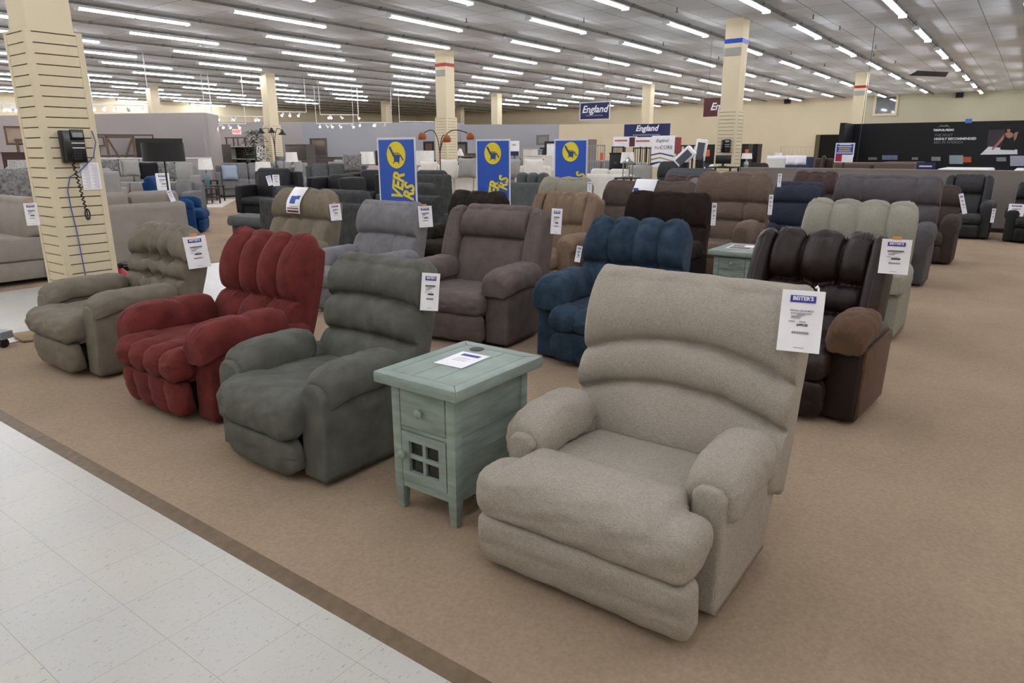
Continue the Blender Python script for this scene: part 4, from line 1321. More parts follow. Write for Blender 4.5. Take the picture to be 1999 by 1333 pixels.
sofa_at('cream sofa at the right end of the pillow covered sectional', 1004, 1090, 324, 15.6, M_CREAMF, n=2, seed=23)
for (px, py, m, lab) in ((836, 345, M_CREAMF, 'cream pillow at the left of the cream sectional'), (874, 342, M_CREAMF, 'cream pillow next along on the cream sectional, right of the arc lamp'),
                         (911, 340, M_PALEGREY, 'grey pillow standing left of the second blue banner'), (996, 340, M_PALEGREY, 'grey pillow standing right of the second blue banner'), (1040, 342, M_CREAMF, 'cream pillow right of the grey pillow by the second banner')):
    pillow(lab, atX(px, py + 8, 14.95 if px > 990 else 13.9), 0.52, 0.3, m)
sofa_at('long grey sofa at the back, its top edge showing right of the third banner', 1140, 1245, 314, 22.5, M_MIDGREY, n=3, seed=24)
sofa_at('grey sofa at the back between the second and third banners', 1000, 1085, 312, 23, M_MIDGREY, n=3, seed=25)
sofa_at('pale grey sofa seen from behind, below the white letter panel', 1228, 1275, 317, 18, M_PALEGREY, front=False, n=2, seed=26)
# far left edge
P = at(14, 410, 15.4)
sofa('dark charcoal sofa with a patterned pillow at the left edge', P.x - 0.4, P.y, 1.25, 2.4, M_DKCHAR, H=1.1, n=2, seed=27)
pillow('large grey and white print pillow at the left edge', at(30, 398, 14.75), 0.62, 1.25, M_PATTERN)
P = at(6, 335, 20)
sofa('pale grey sofa beyond the dark one at the left edge', P.x, P.y, 1.2, 2.4, M_PALEGREY, H=1.25, n=2, seed=28)

# ------------------------------------------------------------------ lamps
SHADE_W = plain('white_lamp_shade', (236, 234, 228), 0.7)
SHADE_B = plain('black_drum_shade', (38, 36, 36), 0.7)
COPPER = plain('copper_lining', (170, 104, 72), 0.4, metal=0.6)
TEALG = plain('teal_glass', (92, 124, 132), 0.15, 0.5)
SILVER = plain('silver_metal', (168, 168, 166), 0.3, metal=0.8)
AMBER = plain('amber_shade', (150, 78, 34), 0.35)
WOODD = mat('dark_brown_wood', (64, 50, 44), rough=0.5, var=0.2, scale=4, stretch=(1, 1, 8), bump=0.05)
WOODM = mat('weathered_brown_wood', (104, 84, 66), rough=0.6, var=0.2, scale=4, stretch=(1, 1, 8), bump=0.05)
WOODG = mat('grey_brown_wood', (86, 80, 76), rough=0.6, var=0.15, scale=4, stretch=(1, 1, 8), bump=0.05)
WOODW = plain('white_painted_wood', (226, 224, 216), 0.5)

def table_lamp(label, pxl, pxr, pyt, pyb, D, shade=SHADE_W, base='urn', base_m=SILVER, base_h=0.35, taper=0.85):
    """a lamp with its shade on a small table or chest below it"""
    T, B = at((pxl + pxr) / 2, pyt, D), at((pxl + pxr) / 2, pyb, D)
    dep = (T - Vector((0, 0, EYE))).dot(_f)
    R = (pxr - pxl) / FPX * dep / 2
    h = T.z - B.z
    r = thing('table_lamp', label, 'lamp', (B.x, B.y, B.z - base_h))
    V = []
    sh = MB().lathe([(R, base_h), (R * taper, base_h + h), (R * taper - 0.004, base_h + h), (R - 0.004, base_h)], 28)
    sh.F = sh.F[:-2]
    sh.F += [(3 * 28 + k, 3 * 28 + (k + 1) % 28, (k + 1) % 28, k) for k in range(28)]
    sh.build('lamp_shade', shade, r, smooth=True)
    if base == 'urn':
        pf_ = [(0.07, 0), (0.075, 0.015), (0.04, 0.03), (0.09, base_h * 0.4), (0.08, base_h * 0.65), (0.025, base_h * 0.85), (0.015, base_h + 0.02)]
    else:
        pf_ = [(0.08, 0), (0.08, 0.015), (0.02, 0.03), (0.018, base_h * 0.5), (0.03, base_h * 0.6), (0.012, base_h + 0.02)]
    MB().lathe(pf_, 18).build('lamp_base', base_m, r, smooth=True)
    MB().tube([(0, 0, base_h), (0, 0, base_h + h * 0.6)], 0.012, 6).build('stem', SILVER, r)
    return r, Vector((B.x, B.y, B.z - base_h))

def side_table(label, x, y, h, m=WOODD, w=0.5, cat='side table', name='side_table'):
    r = thing(name, label, cat, (x, y, CARPET_Z))
    MB().box(-w / 2, w / 2, -w / 2, w / 2, h - 0.04, h - 0.009).build('tabletop', m, r, bevel=0.005)
    for sx in (-1, 1):
        for sy in (-1, 1):
            MB().cbox((sx * (w / 2 - 0.03), sy * (w / 2 - 0.03), (h - 0.04) / 2), (0.035, 0.035, h - 0.04)).build('leg', m, r)
    MB().box(-w / 2 + 0.04, w / 2 - 0.04, -w / 2 + 0.04, w / 2 - 0.04, 0.12, 0.14).build('lower_shelf', m, r)
    return r

def lamp_set(label, pxl, pxr, pyt, pyb, D, tl, **k):
    l, b = table_lamp(label, pxl, pxr, pyt, pyb, D, **k)
    side_table(tl, b.x, b.y, b.z - CARPET_Z + 0.009)

lamp_set('white shaded lamp with teal glass base beside the grey loveseat', 388, 416, 310, 331, 24.0, 'dark side table under the teal glass lamp', base_m=TEALG, base_h=0.55)
lamp_set('white lamp shade above the black lounge chair with tags', 499, 531, 316, 339, 22, 'side table behind the tagged black lounge chair', base_h=0.4)
lamp_set('small white lamp beyond the black lounge chairs, under the gallery mirror', 558, 582, 297, 316, 27, 'side table under the small far white lamp')
lamp_set('white shaded lamp with silver base left of the first blue banner', 703, 732, 296, 320, 27, 'side table under the silver based lamp', base_h=0.45)
lamp_set('white cone shaded lamp right of the arc lamp column', 891, 906, 290, 304, 24, 'dark chest under the cone shaded lamp', taper=0.3)
lamp_set('wide white drum lamp between the first banner and the arc lamp', 812, 848, 294, 322, 21.5, 'side table under the wide white drum lamp', base_h=0.3, taper=1.0)
lamp_set('white shaded lamp above the white sofa right of the third banner', 1211, 1238, 297, 318, 16.0, 'side table under the lamp beside the white sofa', base='stick', base_h=0.42)
lamp_set('cream lamp shade standing left of the slatwall column with blue tape', 1447, 1468, 299, 310, 26, 'side table under the cream lamp by the blue taped column')
lamp_set('square white lamp shade in front of the long white daybed', 1510, 1526, 298, 312, 27, 'side table under the square white lamp')
lamp_set('silver leaf lamp shade at the left edge of the view', 22, 72, 312, 350, 17.0, 'side table under the silver leaf lamp at the left edge', shade=mat('silver_leaf_shade', (190, 188, 184), rough=0.4, var=0.25, scale=30, bump=0.1), base_h=0.4)
# lantern by the white sofa
P = at(1225, 346, 14.7)
ln = thing('lantern', 'silver metal lantern on the far side of the white cover poster', 'lantern', (P.x, P.y, P.z))
lb = MB()
for sx in (-1, 1):
    for sy in (-1, 1):
        lb.cbox((sx * 0.07, sy * 0.07, 0.15), (0.018, 0.018, 0.3))
lb.cbox((0, 0, 0.01), (0.17, 0.17, 0.02)).cbox((0, 0, 0.3), (0.17, 0.17, 0.02))
lb.build('cage', SILVER, ln)
MB().lathe([(0.04, 0.02), (0.04, 0.16)], 12).build('candle', SHADE_W, ln)
MB().lathe([(0.1, 0.31), (0.03, 0.37), (0.03, 0.39)], 12).build('lantern_cap', SILVER, ln)
side_table('side table carrying the silver lantern beside the white sofa', P.x, P.y, P.z - CARPET_Z + 0.009 - 0.001, w=0.4)

# drum shade floor lamp
P = at(319, 300, 12.0)
fl_ = thing('floor_lamp', 'floor lamp with a wide black drum shade behind the warm grey sofa', 'lamp', (P.x, P.y, CARPET_Z))
z0, z1 = at(319, 316, 12).z, at(319, 280, 12).z
sh = MB().lathe([(0.295, z0), (0.29, z1), (0.282, z1), (0.287, z0)], 40)
sh.F = sh.F[:-2] + [(3 * 40 + k, 3 * 40 + (k + 1) % 40, (k + 1) % 40, k) for k in range(40)]
sh.build('lamp_shade', SHADE_B, fl_, smooth=True)
MB().lathe([(0.28, z1 - 0.012), (0.28, z1 - 0.01)], 32).build('shade_lining', COPPER, fl_)
MB().tube([(0, 0, 0.02), (0, 0, z1 - 0.05)], 0.014, 8).build('pole', BLACK, fl_)
MB().lathe([(0.16, 0), (0.16, 0.02), (0.03, 0.035)], 24).build('lamp_base', BLACK, fl_, smooth=True)

def arc_lamp(label, px, D, heads, m, shade='bowl', pole_m=BLACK):
    P = at(px, 340, D)
    r = thing('arc_lamp', label, 'lamp', (P.x, P.y, CARPET_Z))
    MB().lathe([(0.17, 0), (0.17, 0.03), (0.03, 0.045)], 20).build('lamp_base', pole_m, r, smooth=True)
    for i, (hx, hy, tx, ty) in enumerate(heads):
        H = at(hx, hy, D - 0.15 * (i == 1)) - r.location
        T = at(tx, ty, D) - r.location
        p0 = Vector((0.02 * (i - 1), 0.02 * (i - 1), 0.04))
        p1 = Vector((0.03 * (i - 1), 0.03 * (i - 1), H.z * 0.78))
        path = []
        for k in range(25):
            t = k / 24
            if t < 0.4:
                path.append(p0.lerp(p1, t / 0.4))
            else:
                u = (t - 0.4) / 0.6
                path.append(p1 * (1 - u) ** 3 + (p1.lerp(T, 0.25) + Vector((0, 0, (T.z - p1.z) * 0.9))) * 3 * u * (1 - u) ** 2 + (T + (T - H) * 0.1) * 3 * u * u * (1 - u) + H * u ** 3)
        arm = MB().tube(path, 0.011, 6).build('arm', pole_m, r, smooth=True)
        R = 0.1 if shade == 'bowl' else 0.14
        pr = [(0.03, 0.1), (0.06, 0.08), (0.09, 0.04), (R, -0.01), (R * 0.8, -0.06), (R * 0.74, -0.06), (R * 0.9, -0.01), (0.08, 0.04), (0.02, 0.08)] if shade == 'bowl' else [(0.03, 0.14), (0.045, 0.08), (0.08, 0.05), (0.15, -0.03), (0.14, -0.03), (0.07, 0.03), (0.02, 0.12)]
        s = MB().lathe(pr, 20, (H.x, H.y, H.z - 0.06)).build('lamp_shade', m, r, smooth=True)
    return r
arc_lamp('arc floor lamp with three amber bowl shades before the slatwall column', 860, 16.4, [(824, 262, 840, 251), (872, 267, 868, 262), (918, 262, 893, 251)], AMBER)
arc_lamp('black arc floor lamp with three cone shades beside the potted tree', 541, 26, [(509, 255, 518, 248), (530, 254, 531, 249), (551, 258, 545, 248)], plain('black_cone_shade', (30, 30, 32), 0.5), shade='cone')

# potted tree
P = at(502, 330, 29.5)
tr = thing('potted_tree', 'leafy green potted tree left of the slatwall column', 'plant', (P.x, P.y, CARPET_Z))
MB().lathe([(0.2, 0), (0.26, 0.4), (0.24, 0.4), (0.2, 0.36)], 20).build('pot', BASE_M, tr, smooth=True)
MB().tube([(0, 0, 0.36), (0.03, 0.02, 1.0), (-0.02, 0.05, 1.5), (0, 0, 2.0)], 0.025, 8).build('trunk', WOODM, tr, smooth=True)
rng = random.Random(7)
lf = MB()
for i in range(800):
    th, u = rng.uniform(0, 2 * PI), rng.random()
    z = 1.0 + 1.35 * u
    R = 0.58 * math.sqrt(max(0.05, 1 - ((u - 0.4) / 0.62) ** 2)) * math.sqrt(rng.random())
    c = Vector((R * math.cos(th), R * math.sin(th), z))
    d = Vector((math.cos(th) + rng.uniform(-.6, .6), math.sin(th) + rng.uniform(-.6, .6), rng.uniform(-.9, .4))).normalized()
    sd = d.cross(Vector((0, 0, 1))).normalized() * 0.032
    L = 0.13
    lf.add([c, c + d * L * 0.5 + sd, c + d * L, c + d * L * 0.5 - sd], [(0, 1, 2, 3)])
lf.build('foliage', mat('dark_leaf', (74, 88, 72), rough=0.6, var=0.25, scale=3, bump=0), tr)

# ------------------------------------------------------------------ partitions and the back of the store
def partition(name, pa, pb, zt, m, th=0.14, cap=None, cap_m=None):
    """a wall between two points seen at its top edge, zt high"""
    A, B = at(pa[0], pa[1], z=zt) if pa[1] < 296 and zt > EYE or zt < EYE else None, at(pb[0], pb[1], z=zt)
    return wall_between(name, A, B, zt, m, th, cap, cap_m)
def wall_between(name, A, B, zt, m, th=0.14, cap=None, cap_m=None, zb=0.0):
    d = Vector((B.x - A.x, B.y - A.y, 0))
    L = d.length
    M = Matrix.Translation((A.x, A.y, 0)) @ Matrix.Rotation(math.atan2(d.y, d.x), 4, 'Z')
    o = MB().box(0, L, -th, 0, zb, zt).build(name, m)
    o.matrix_world = M
    o['kind'] = 'structure'
    if cap:
        c = MB().box(-0.02, L + 0.02, -th - 0.02, 0.02, zt, zt + cap).build('trim_%d' % (3 + len([x for x in COL.objects if x.name.startswith('trim_')])), cap_m)
        c.matrix_world = M
        c['kind'] = 'structure'
    return o
LILAC = mat('lilac_grey_paint', (176, 168, 166), rough=0.8, var=0.03, scale=0.5, bump=0)
BLUEG = mat('blue_grey_paint', (164, 165, 169), rough=0.8, var=0.03, scale=0.5, bump=0)
GREYP = mat('grey_laminate', (134, 127, 120), rough=0.7, var=0.03, scale=0.5, bump=0)
CREAM2 = mat('pale_cream_paint', (232, 216, 184), rough=0.8, var=0.02, scale=0.5, bump=0)
GREENW = mat('green_grey_paint', (196, 192, 166), rough=0.8, var=0.03, scale=0.5, bump=0)
# lilac gallery at the left: a wall along y and its end return
wall_between('partition_wall_lilac', at(-60, 260, 37), at(397, 220, 29.5), at(397, 220, 29.5).z, LILAC)
wall_between('partition_wall_lilac_end', at(396, 220, 29.5), at(418, 219, 31.5), at(397, 220, 29.5).z, LILAC)
A, B = at(185, 311, 28.0), at(412, 308, 27.5)
wall_between('partition_low_white', A, B, min(A.z, B.z), LILAC, 0.12, 0.05, WOODW)
wall_between('partition_wall_lilac_rear', at(405, 250, 40), at(592, 247, 38), 3.0, LILAC)
wall_between('partition_wall_blue', at(590, 247, 38), at(905, 236, 38), 3.0, BLUEG)
wall_between('partition_wall_blue_right', at(900, 243, 36), at(1094, 243, 36), at(1000, 243, 36).z, BLUEG)
A, B = at(1092, 243, 30.5), at(1303, 243, 30.5)
wall_between('partition_wall_cream', A, B, A.z, CREAM2)
# doors and panels painted on the cream partition
for i, (pl, pr_) in enumerate(((1100, 1125), (1143, 1165), (1176, 1200))):
    a, b = at(pl, 272, 30.3), at(pr_, 272, 30.3)
    d = wall_between('door_%d' % (1 + i), a, b, at(pl, 272, 30.3).z, GREYP if i == 1 else CREAM, 0.05)
# grey half wall behind the recliners on the right and the black bed display
HX = 16.9
struct('half_wall', MB().box(HX, HX + 0.14, -6.0, 5.66, 0.09, 1.19), GREYP)
struct('half_wall_skirting', MB().box(HX - 0.012, HX + 0.15, -6.0, 5.66, 0, 0.09), plain('dark_skirting', (52, 40, 36), 0.5))
struct('half_wall_cap', MB().box(HX - 0.01, HX + 0.15, -6.0, 5.67, 1.19, 1.21), plain('grey_cap', (150, 146, 140), 0.5))
BLK = plain('matte_black_panel', (16, 17, 20), 0.55)
bw = thing('display_wall', 'long black bed display wall with white lettering and a printed photo', 'display', (21.0, 0, 0))
MB().box(0, 0.12, -5.0, 4.1, 0, 2.27).build('back_panel', BLK, bw)
MB().box(-1.05, 0.0, 4.1, 4.22, 0, 2.27).build('side_panel', plain('black_side_panel', (22, 24, 26), 0.6), bw)
sg_ = lambda px, py: atX(px, py, 20.97)
PW = plain('print_soft_white', (214, 214, 216), 0.6)
PG = plain('print_grey', (140, 140, 142), 0.6)
def wall_text(s, px, py, hpx, m, parent, X=20.985, **k):
    p = atX(px, py, X)
    p2 = atX(px, py + hpx, X)
    return text_mesh('lettering', s, (p.z - p2.z) * 1.35, m, parent, Matrix.Translation((X - 21.0, p.y, p.z)) @ FACE, 0.001, **k)
wall_text('TEMPUR-PEDIC', 1842, 254, 4, PW, bw, bold=0.004)
wall_text('THE MOST', 1842, 264, 5, PG, bw)
wall_text('HIGHLY RECOMMENDED', 1864, 271, 4.8, PW, bw, bold=0.003)
wall_text('BED IN AMERICA', 1851, 278, 5, PG, bw)
ar = MB()
p = sg_(1842, 249)
ar.prism([(p.y + 0.14, p.z), (p.y + 0.06, p.z + 0.06), (p.y, p.z + 0.045), (p.y - 0.06, p.z + 0.065), (p.y - 0.15, p.z), (p.y - 0.06, p.z + 0.03), (p.y, p.z + 0.02), (p.y + 0.06, p.z + 0.03)], -0.02, -0.01, 'x')
ar.build('reclining_figure_mark', PG, bw)
# the printed photo of a woman at a bed
pc_ = lambda px, py: (sg_(px, py).y, sg_(px, py).z)
MB().prism([pc_(1930, 254), pc_(1962, 252), pc_(1962, 290), pc_(1926, 290)], -0.012, 0.0, 'x').build('printed_headboard', plain('print_plum', (62, 54, 58), 0.6), bw)
MB().prism([pc_(1930, 286), pc_(1986, 292), pc_(1986, 301), pc_(1913, 302)], -0.016, -0.008, 'x').build('printed_bed', PW, bw)
SK = plain('print_skin', (168, 122, 102), 0.6)
pp = MB()
for pts in ([(1963, 259), (1973, 258), (1980, 262), (1978, 270), (1966, 270), (1959, 264)], [(1960, 262), (1965, 265), (1950, 282), (1938, 293), (1935, 291), (1947, 278)], [(1978, 262), (1983, 258), (1988, 257), (1984, 270), (1979, 276), (1976, 272)], [(1966, 250), (1972, 250), (1972, 258), (1966, 258)]):
    pp.prism([pc_(*q) for q in pts], -0.020, -0.010, 'x')
pp.build('printed_person', SK, bw)
MB().prism([pc_(1961, 266), pc_(1970, 270), pc_(1979, 266), pc_(1981, 293), pc_(1952, 292)], -0.026, -0.018, 'x').build('printed_dress', plain('print_black_dress', (20, 18, 22), 0.6), bw)
MB().prism([pc_(1962, 247), pc_(1968, 244), pc_(1975, 247), pc_(1976, 258), pc_(1972, 252), pc_(1966, 252), pc_(1961, 258)], -0.024, -0.02, 'x').build('printed_hair', plain('print_dark_hair', (34, 24, 22), 0.6), bw)
# lower row of cards along the wall
for (pl, pr_, pt, pb, m, nm) in ((1722, 1752, 303, 312, plain('card_blue', (120, 130, 160), 0.5), 'printed_card'), (1695, 1712, 307, 312, PG, 'printed_card'), (1780, 1792, 307, 312, PG, 'printed_card'), (1818, 1836, 306, 314, PG, 'printed_card'),
                                (1853, 1880, 303, 320, plain('card_silver', (150, 168, 176), 0.4), 'printed_card'), (1880, 1896, 306, 317, plain('card_orange', (186, 88, 56), 0.5), 'printed_card'), (1945, 1964, 307, 315, PG, 'printed_card'), (1972, 1999, 304, 324, plain('card_lilac', (170, 170, 190), 0.5), 'printed_card')):
    MB().prism([pc_(pl, pt), pc_(pr_, pt), pc_(pr_, pb), pc_(pl, pb)], -0.03, -0.02, 'x').build(nm, m, bw)
# beds in front of the display
def bed(label, pl, pr_, pyt, X, m, m2, L=1.9):
    a, b = atX(pl, pyt, X), atX(pr_, pyt, X)
    yc, W = (a.y + b.y) / 2, a.y - b.y
    r = thing('display_bed', label, 'bed', (X, yc, CARPET_Z), 0)
    H = a.z
    MB().box(0, L, -W / 2, W / 2, 0.05, H * 0.45).build('box_base', m2, r, bevel=0.02)
    MB().box(0.0, L, -W / 2, W / 2, H * 0.45 + 0.005, H - CARPET_Z).build('mattress', m, r, bevel=0.05, seg=3)
    return r
BRM = plain('brown_bed_side', (104, 88, 76), 0.7)
bed('brown sided mattress at the left before the black display wall', 1627, 1700, 318, 18.6, BRM, WOODD)
bed('brown sided mattress with white cards before the black display wall', 1706, 1786, 317, 18.6, BRM, WOODD)
bed('white edged mattress before the black display wall at the right', 1829, 1935, 329, 18.6, WHITE, WOODD)
bed('white edged mattress at the right edge of the view', 1978, 2080, 331, 18.6, WHITE, WOODD)
def sign(name, label, cat, pl, pr_, pt, pb, X, m, floor=False, frame=None):
    a, b = atX(pl, pt, X), atX(pr_, pb, X)
    r = thing(name, label, cat, (X, (a.y + b.y) / 2, CARPET_Z if floor else b.z))
    W, H = a.y - b.y, a.z - b.z
    z0 = b.z - r.location.z
    if frame:
        MB().box(0.0, 0.02, -W / 2, W / 2, z0, z0 + H).build('frame', frame, r)
        MB().box(-0.004, 0.004, -W / 2 + 0.03, W / 2 - 0.03, z0 + 0.03, z0 + H - 0.03).build('panel', m, r)
    else:
        MB().box(-0.004, 0.02, -W / 2, W / 2, z0, z0 + H).build('panel', m, r)
    if floor:
        MB().tube([(0.03, 0, 0.02), (0.03, 0, z0 + H * 0.5)], 0.02, 8).build('post', BLACK, r)
        MB().box(-0.15, 0.2, -0.2, 0.2, 0, 0.02).build('foot', BLACK, r)
    return r, W, H, z0
NAVYP = plain('sign_navy', (40, 44, 92), 0.6)
WINE = plain('sign_wine', (96, 52, 54), 0.6)
def put_text(r, s, size, y, z, m, **k):
    return text_mesh('lettering', s, size, m, r, onface(y, z, -0.007), 0.001, **k)
r, W, H, z0 = sign('shop_sign', 'blue sign with yellow lettering standing at the left end of the black display', 'sign', 1632, 1666, 279, 306, 18.2, plain('sign_blue', (44, 70, 176), 0.5), floor=True, frame=BWHITE)
for i, w_ in enumerate((0.6, 0.72, 0.6, 0.66, 0.8)):
    MB().box(-0.007, -0.003, -W * w_ / 2, W * w_ / 2, z0 + H * (0.84 - 0.15 * i), z0 + H * (0.91 - 0.15 * i)).build('print_line', PW if i in (0, 1, 4) else YELLOW, r)
a, b = atX(1630, 302, 18.19), atX(1664, 317, 18.19)
MB().box(-0.02, -0.005, b.y - r.location.y, a.y - r.location.y, b.z - CARPET_Z, a.z - CARPET_Z).build('lower_card', PAPER, r)
MB().box(-0.024, -0.02, a.y - r.location.y - 0.16, a.y - r.location.y - 0.02, b.z - CARPET_Z + 0.02, a.z - CARPET_Z).build('red_print', plain('print_red', (176, 40, 60), 0.5), r)
r, W, H, z0 = sign('counter_sign', 'small navy sign standing on the grey half wall', 'sign', 1790, 1824, 318, 332, HX + 0.07, NAVYP)
r.location.z = 1.21
MB().box(-0.008, -0.003, -W * 0.35, W * 0.35, H * 0.35, H * 0.55).build('print_line', PW, r)
# hanging and standing letter signs
r, W, H, z0 = sign('hanging_sign', 'navy hanging sign with white script lettering', 'sign', 1132, 1190, 200, 233, 20.9, NAVYP, frame=BWHITE)
put_text(r, 'England', H * 0.55, 0, H * 0.58, WHITE, shear=0.3, bold=0.006)
MB().box(-0.008, -0.004, -W * 0.28, W * 0.28, H * 0.22, H * 0.27).build('print_line', PG, r)
for sy in (-1, 1):
    MB().tube([(0.01, sy * W * 0.4, H), (0.01, sy * W * 0.4, CEIL - r.location.z)], 0.006, 6).build('hanger', RAILM, r)
r, W, H, z0 = sign('hanging_sign', 'wine red hanging sign partly behind the blue taped column', 'sign', 1375, 1440, 192, 226, 20.6, WINE)
put_text(r, 'England', H * 0.55, -W * 0.12, H * 0.52, WHITE, shear=0.3, bold=0.006)
for sy in (-1, 1):
    MB().tube([(0.01, sy * W * 0.4, H), (0.01, sy * W * 0.4, CEIL - r.location.z)], 0.006, 6).build('hanger', RAILM, r)
r, W, H, z0 = sign('letter_sign', 'wide navy sign with white script lettering above the white panels', 'sign', 1219, 1307, 243, 267, 19.8, NAVYP, floor=True)
put_text(r, 'England', H * 0.62, 0, z0 + H * 0.66, WHITE, shear=0.3, bold=0.006)
MB().box(-0.008, -0.004, -W * 0.3, W * 0.3, z0 + H * 0.12, z0 + H * 0.22).build('print_line', PG, r)
r, W, H, z0 = sign('poster_stand', 'white panel with red print at the left under the wide navy sign', 'sign', 1197, 1243, 267, 287, 19.7, PAPER, floor=True)
MB().box(-0.008, -0.004, -W * 0.1, W * 0.42, z0 + H * 0.55, z0 + H * 0.7).build('print_line', plain('print_coral', (206, 110, 104), 0.6), r)
r, W, H, z0 = sign('poster_stand', 'white panel with dark red photo in the middle under the wide navy sign', 'sign', 1229, 1272, 268, 286, 19.4, PAPER, floor=True)
MB().box(-0.008, -0.004, W * 0.25, W * 0.5, z0, z0 + H).build('photo_print', WINE, r)
MB().box(-0.008, -0.004, -W * 0.4, W * 0.2, z0 + H * 0.5, z0 + H * 0.68).build('print_line', plain('print_coral', (206, 110, 104), 0.6), r)
r, W, H, z0 = sign('poster_stand', 'tall white panel with script and CORE lettering right of the wide navy sign', 'sign', 1273, 1314, 265, 326, 18.9, PAPER, floor=True)
put_text(r, 'England', H * 0.14, W * 0.05, z0 + H * 0.84, INK, shear=0.3)
put_text(r, 'Real', H * 0.13, W * 0.24, z0 + H * 0.62, plain('print_coral', (206, 110, 104), 0.6), shear=0.3)
put_text(r, 'CORE', H * 0.17, -W * 0.16, z0 + H * 0.62, INK)
for (f0, f1, m) in ((0.36, 0.40, NAVYP), (0.2, 0.26, plain('print_gold', (180, 160, 90), 0.6)), (0.04, 0.12, NAVYP)):
    MB().prism([(W * 0.5, z0 + H * f0), (W * 0.1, z0 + H * (f1 + 0.02)), (-W * 0.5, z0 + H * (f0 - 0.04)), (-W * 0.5, z0 + H * f0), (W * 0.1, z0 + H * (f1 + 0.06)), (W * 0.5, z0 + H * f1)], -0.008, -0.004, 'x').build('print_band', m, r)
r, W, H, z0 = sign('poster_stand', 'red photo panel right of the tall white panel', 'sign', 1316, 1328, 268, 300, 19.4, plain('print_brick', (150, 72, 70), 0.6), floor=True)
r, W, H, z0 = sign('poster_stand', 'small white notice with navy foot right of the second blue banner', 'sign', 994, 1013, 275, 304, 20.0, PAPER, floor=True)
put_text(r, 'FOR', H * 0.16, 0, z0 + H * 0.72, INK)
MB().box(-0.008, -0.004, -W * 0.5, W * 0.5, z0, z0 + H * 0.3).build('print_band', NAVYP, r)

# ------------------------------------------------------------------ case goods in the distance
def block(name, label, cat, pl, pr_, pt, X, m, depth=0.5, pb=None, kind='chest', m2=None):
    """a piece of furniture along y whose front stands in the plane X"""
    a, b = atX(pl, pt, X), atX(pr_, pt, X)
    yc, W, H = (a.y + b.y) / 2, a.y - b.y, a.z - CARPET_Z
    zb = CARPET_Z if pb is None else atX(pl, pb, X).z
    r = thing(name, label, cat, (X, yc, zb))
    H = a.z - zb
    m2 = m2 or m
    if kind == 'chest':
        MB().box(0.012, depth, -W / 2, W / 2, 0.0, H - 0.03).build('body', m, r)
        MB().box(-0.01, depth + 0.01, -W / 2 - 0.015, W / 2 + 0.015, H - 0.03, H).build('top', m2, r, bevel=0.005)
        n = 3
        for i in range(n):
            h = (H - 0.12) / n
            d = MB().box(0, 0.02, -W / 2 + 0.02, W / 2 - 0.02, 0.07 + h * i, 0.07 + h * (i + 1) - 0.012).build('drawer', m, r, bevel=0.004)
            MB().cbox((-0.008, 0, 0.07 + h * (i + 0.5)), (0.015, W * 0.2, 0.012)).build('handle', SILVER, d)
    elif kind == 'shelf':
        MB().box(0, depth, -W / 2, -W / 2 + 0.04, 0, H).build('upright', m, r)
        MB().box(0, depth, W / 2 - 0.04, W / 2, 0, H).build('upright', m, r)
        for i in range(4):
            z = 0.05 + (H - 0.08) * i / 3
            MB().box(0.0, depth, -W / 2 + 0.04, W / 2 - 0.04, z, z + 0.03).build('shelf', m, r)
        MB().box(depth - 0.02, depth, -W / 2 + 0.04, W / 2 - 0.04, 0.05, H).build('back_panel', m2, r)
    elif kind == 'frame':
        t = min(0.09, W * 0.14)
        MB().box(0, 0.05, -W / 2, W / 2, 0, t).box(0, 0.05, -W / 2, W / 2, H - t, H).box(0, 0.05, -W / 2, -W / 2 + t, t, H - t).box(0, 0.05, W / 2 - t, W / 2, t, H - t).build('frame', m, r)
        MB().box(0.025, 0.035, -W / 2 + t, W / 2 - t, t, H - t).build('mirror_glass', m2, r)
    elif kind == 'table':
        MB().box(0, depth, -W / 2, W / 2, H - 0.05, H).build('tabletop', m, r)
        for sx in (0.03, depth - 0.08):
            for sy in (-W / 2 + 0.03, W / 2 - 0.08):
                MB().box(sx, sx + 0.05, sy, sy + 0.05, 0, H - 0.05).build('leg', m2, r)
    elif kind == 'bed':
        MB().box(depth - 0.06, depth, -W / 2, W / 2, 0, H).build('headboard', m, r, bevel=0.01)
        MB().box(0, depth - 0.06, -W / 2, W / 2, 0.05, H * 0.55).build('mattress', m2, r, bevel=0.04)
    elif kind == 'grid':
        MB().box(0, 0.03, -W / 2, -W / 2 + 0.03, 0, H).box(0, 0.03, W / 2 - 0.03, W / 2, 0, H).box(0, 0.03, -W / 2, W / 2, H - 0.03, H).build('frame', m, r)
        for i in range(1, 8):
            y = -W / 2 + W * i / 8
            MB().box(0.008, 0.022, y - 0.008, y + 0.008, 0.0, H - 0.03).build('slat', m, r)
        for z in (H * 0.35, H * 0.7):
            MB().box(0.005, 0.025, -W / 2, W / 2, z, z + 0.02).build('rail', m, r)
    return r
def card_on(r, fy, fz):
    W = max(abs(v.co.y) for o in r.children for v in o.data.vertices) * 2
    H = max(v.co.z for o in r.children for v in o.data.vertices)
    MB().box(-0.03, -0.02, W * fy - 0.06, W * fy + 0.06, H * fz - 0.22, H * fz).build('orange_card', plain('tag_orange', (226, 110, 60), 0.6), r)
MIRROR = plain('mirror_silver', (150, 142, 134), 0.15, metal=0.7)
BLKWOOD = plain('black_wood', (26, 24, 25), 0.5)
GREYCRATE = plain('pale_grey_wood', (160, 158, 156), 0.6)
block('low_cabinet', 'long white cabinet with openings left of the potted tree', 'cabinet', 441, 500, 286, 20.0, WOODW, kind='shelf', m2=BLKWOOD)
block('bench', 'brown wooden bench standing on the white cabinet', 'bench', 438, 463, 268, 20.2, WOODM, pb=286, kind='table')
block('tall_cabinet', 'brown cabinet at the right end of the lilac partition', 'cabinet', 414, 431, 282, 19.3, WOODG)
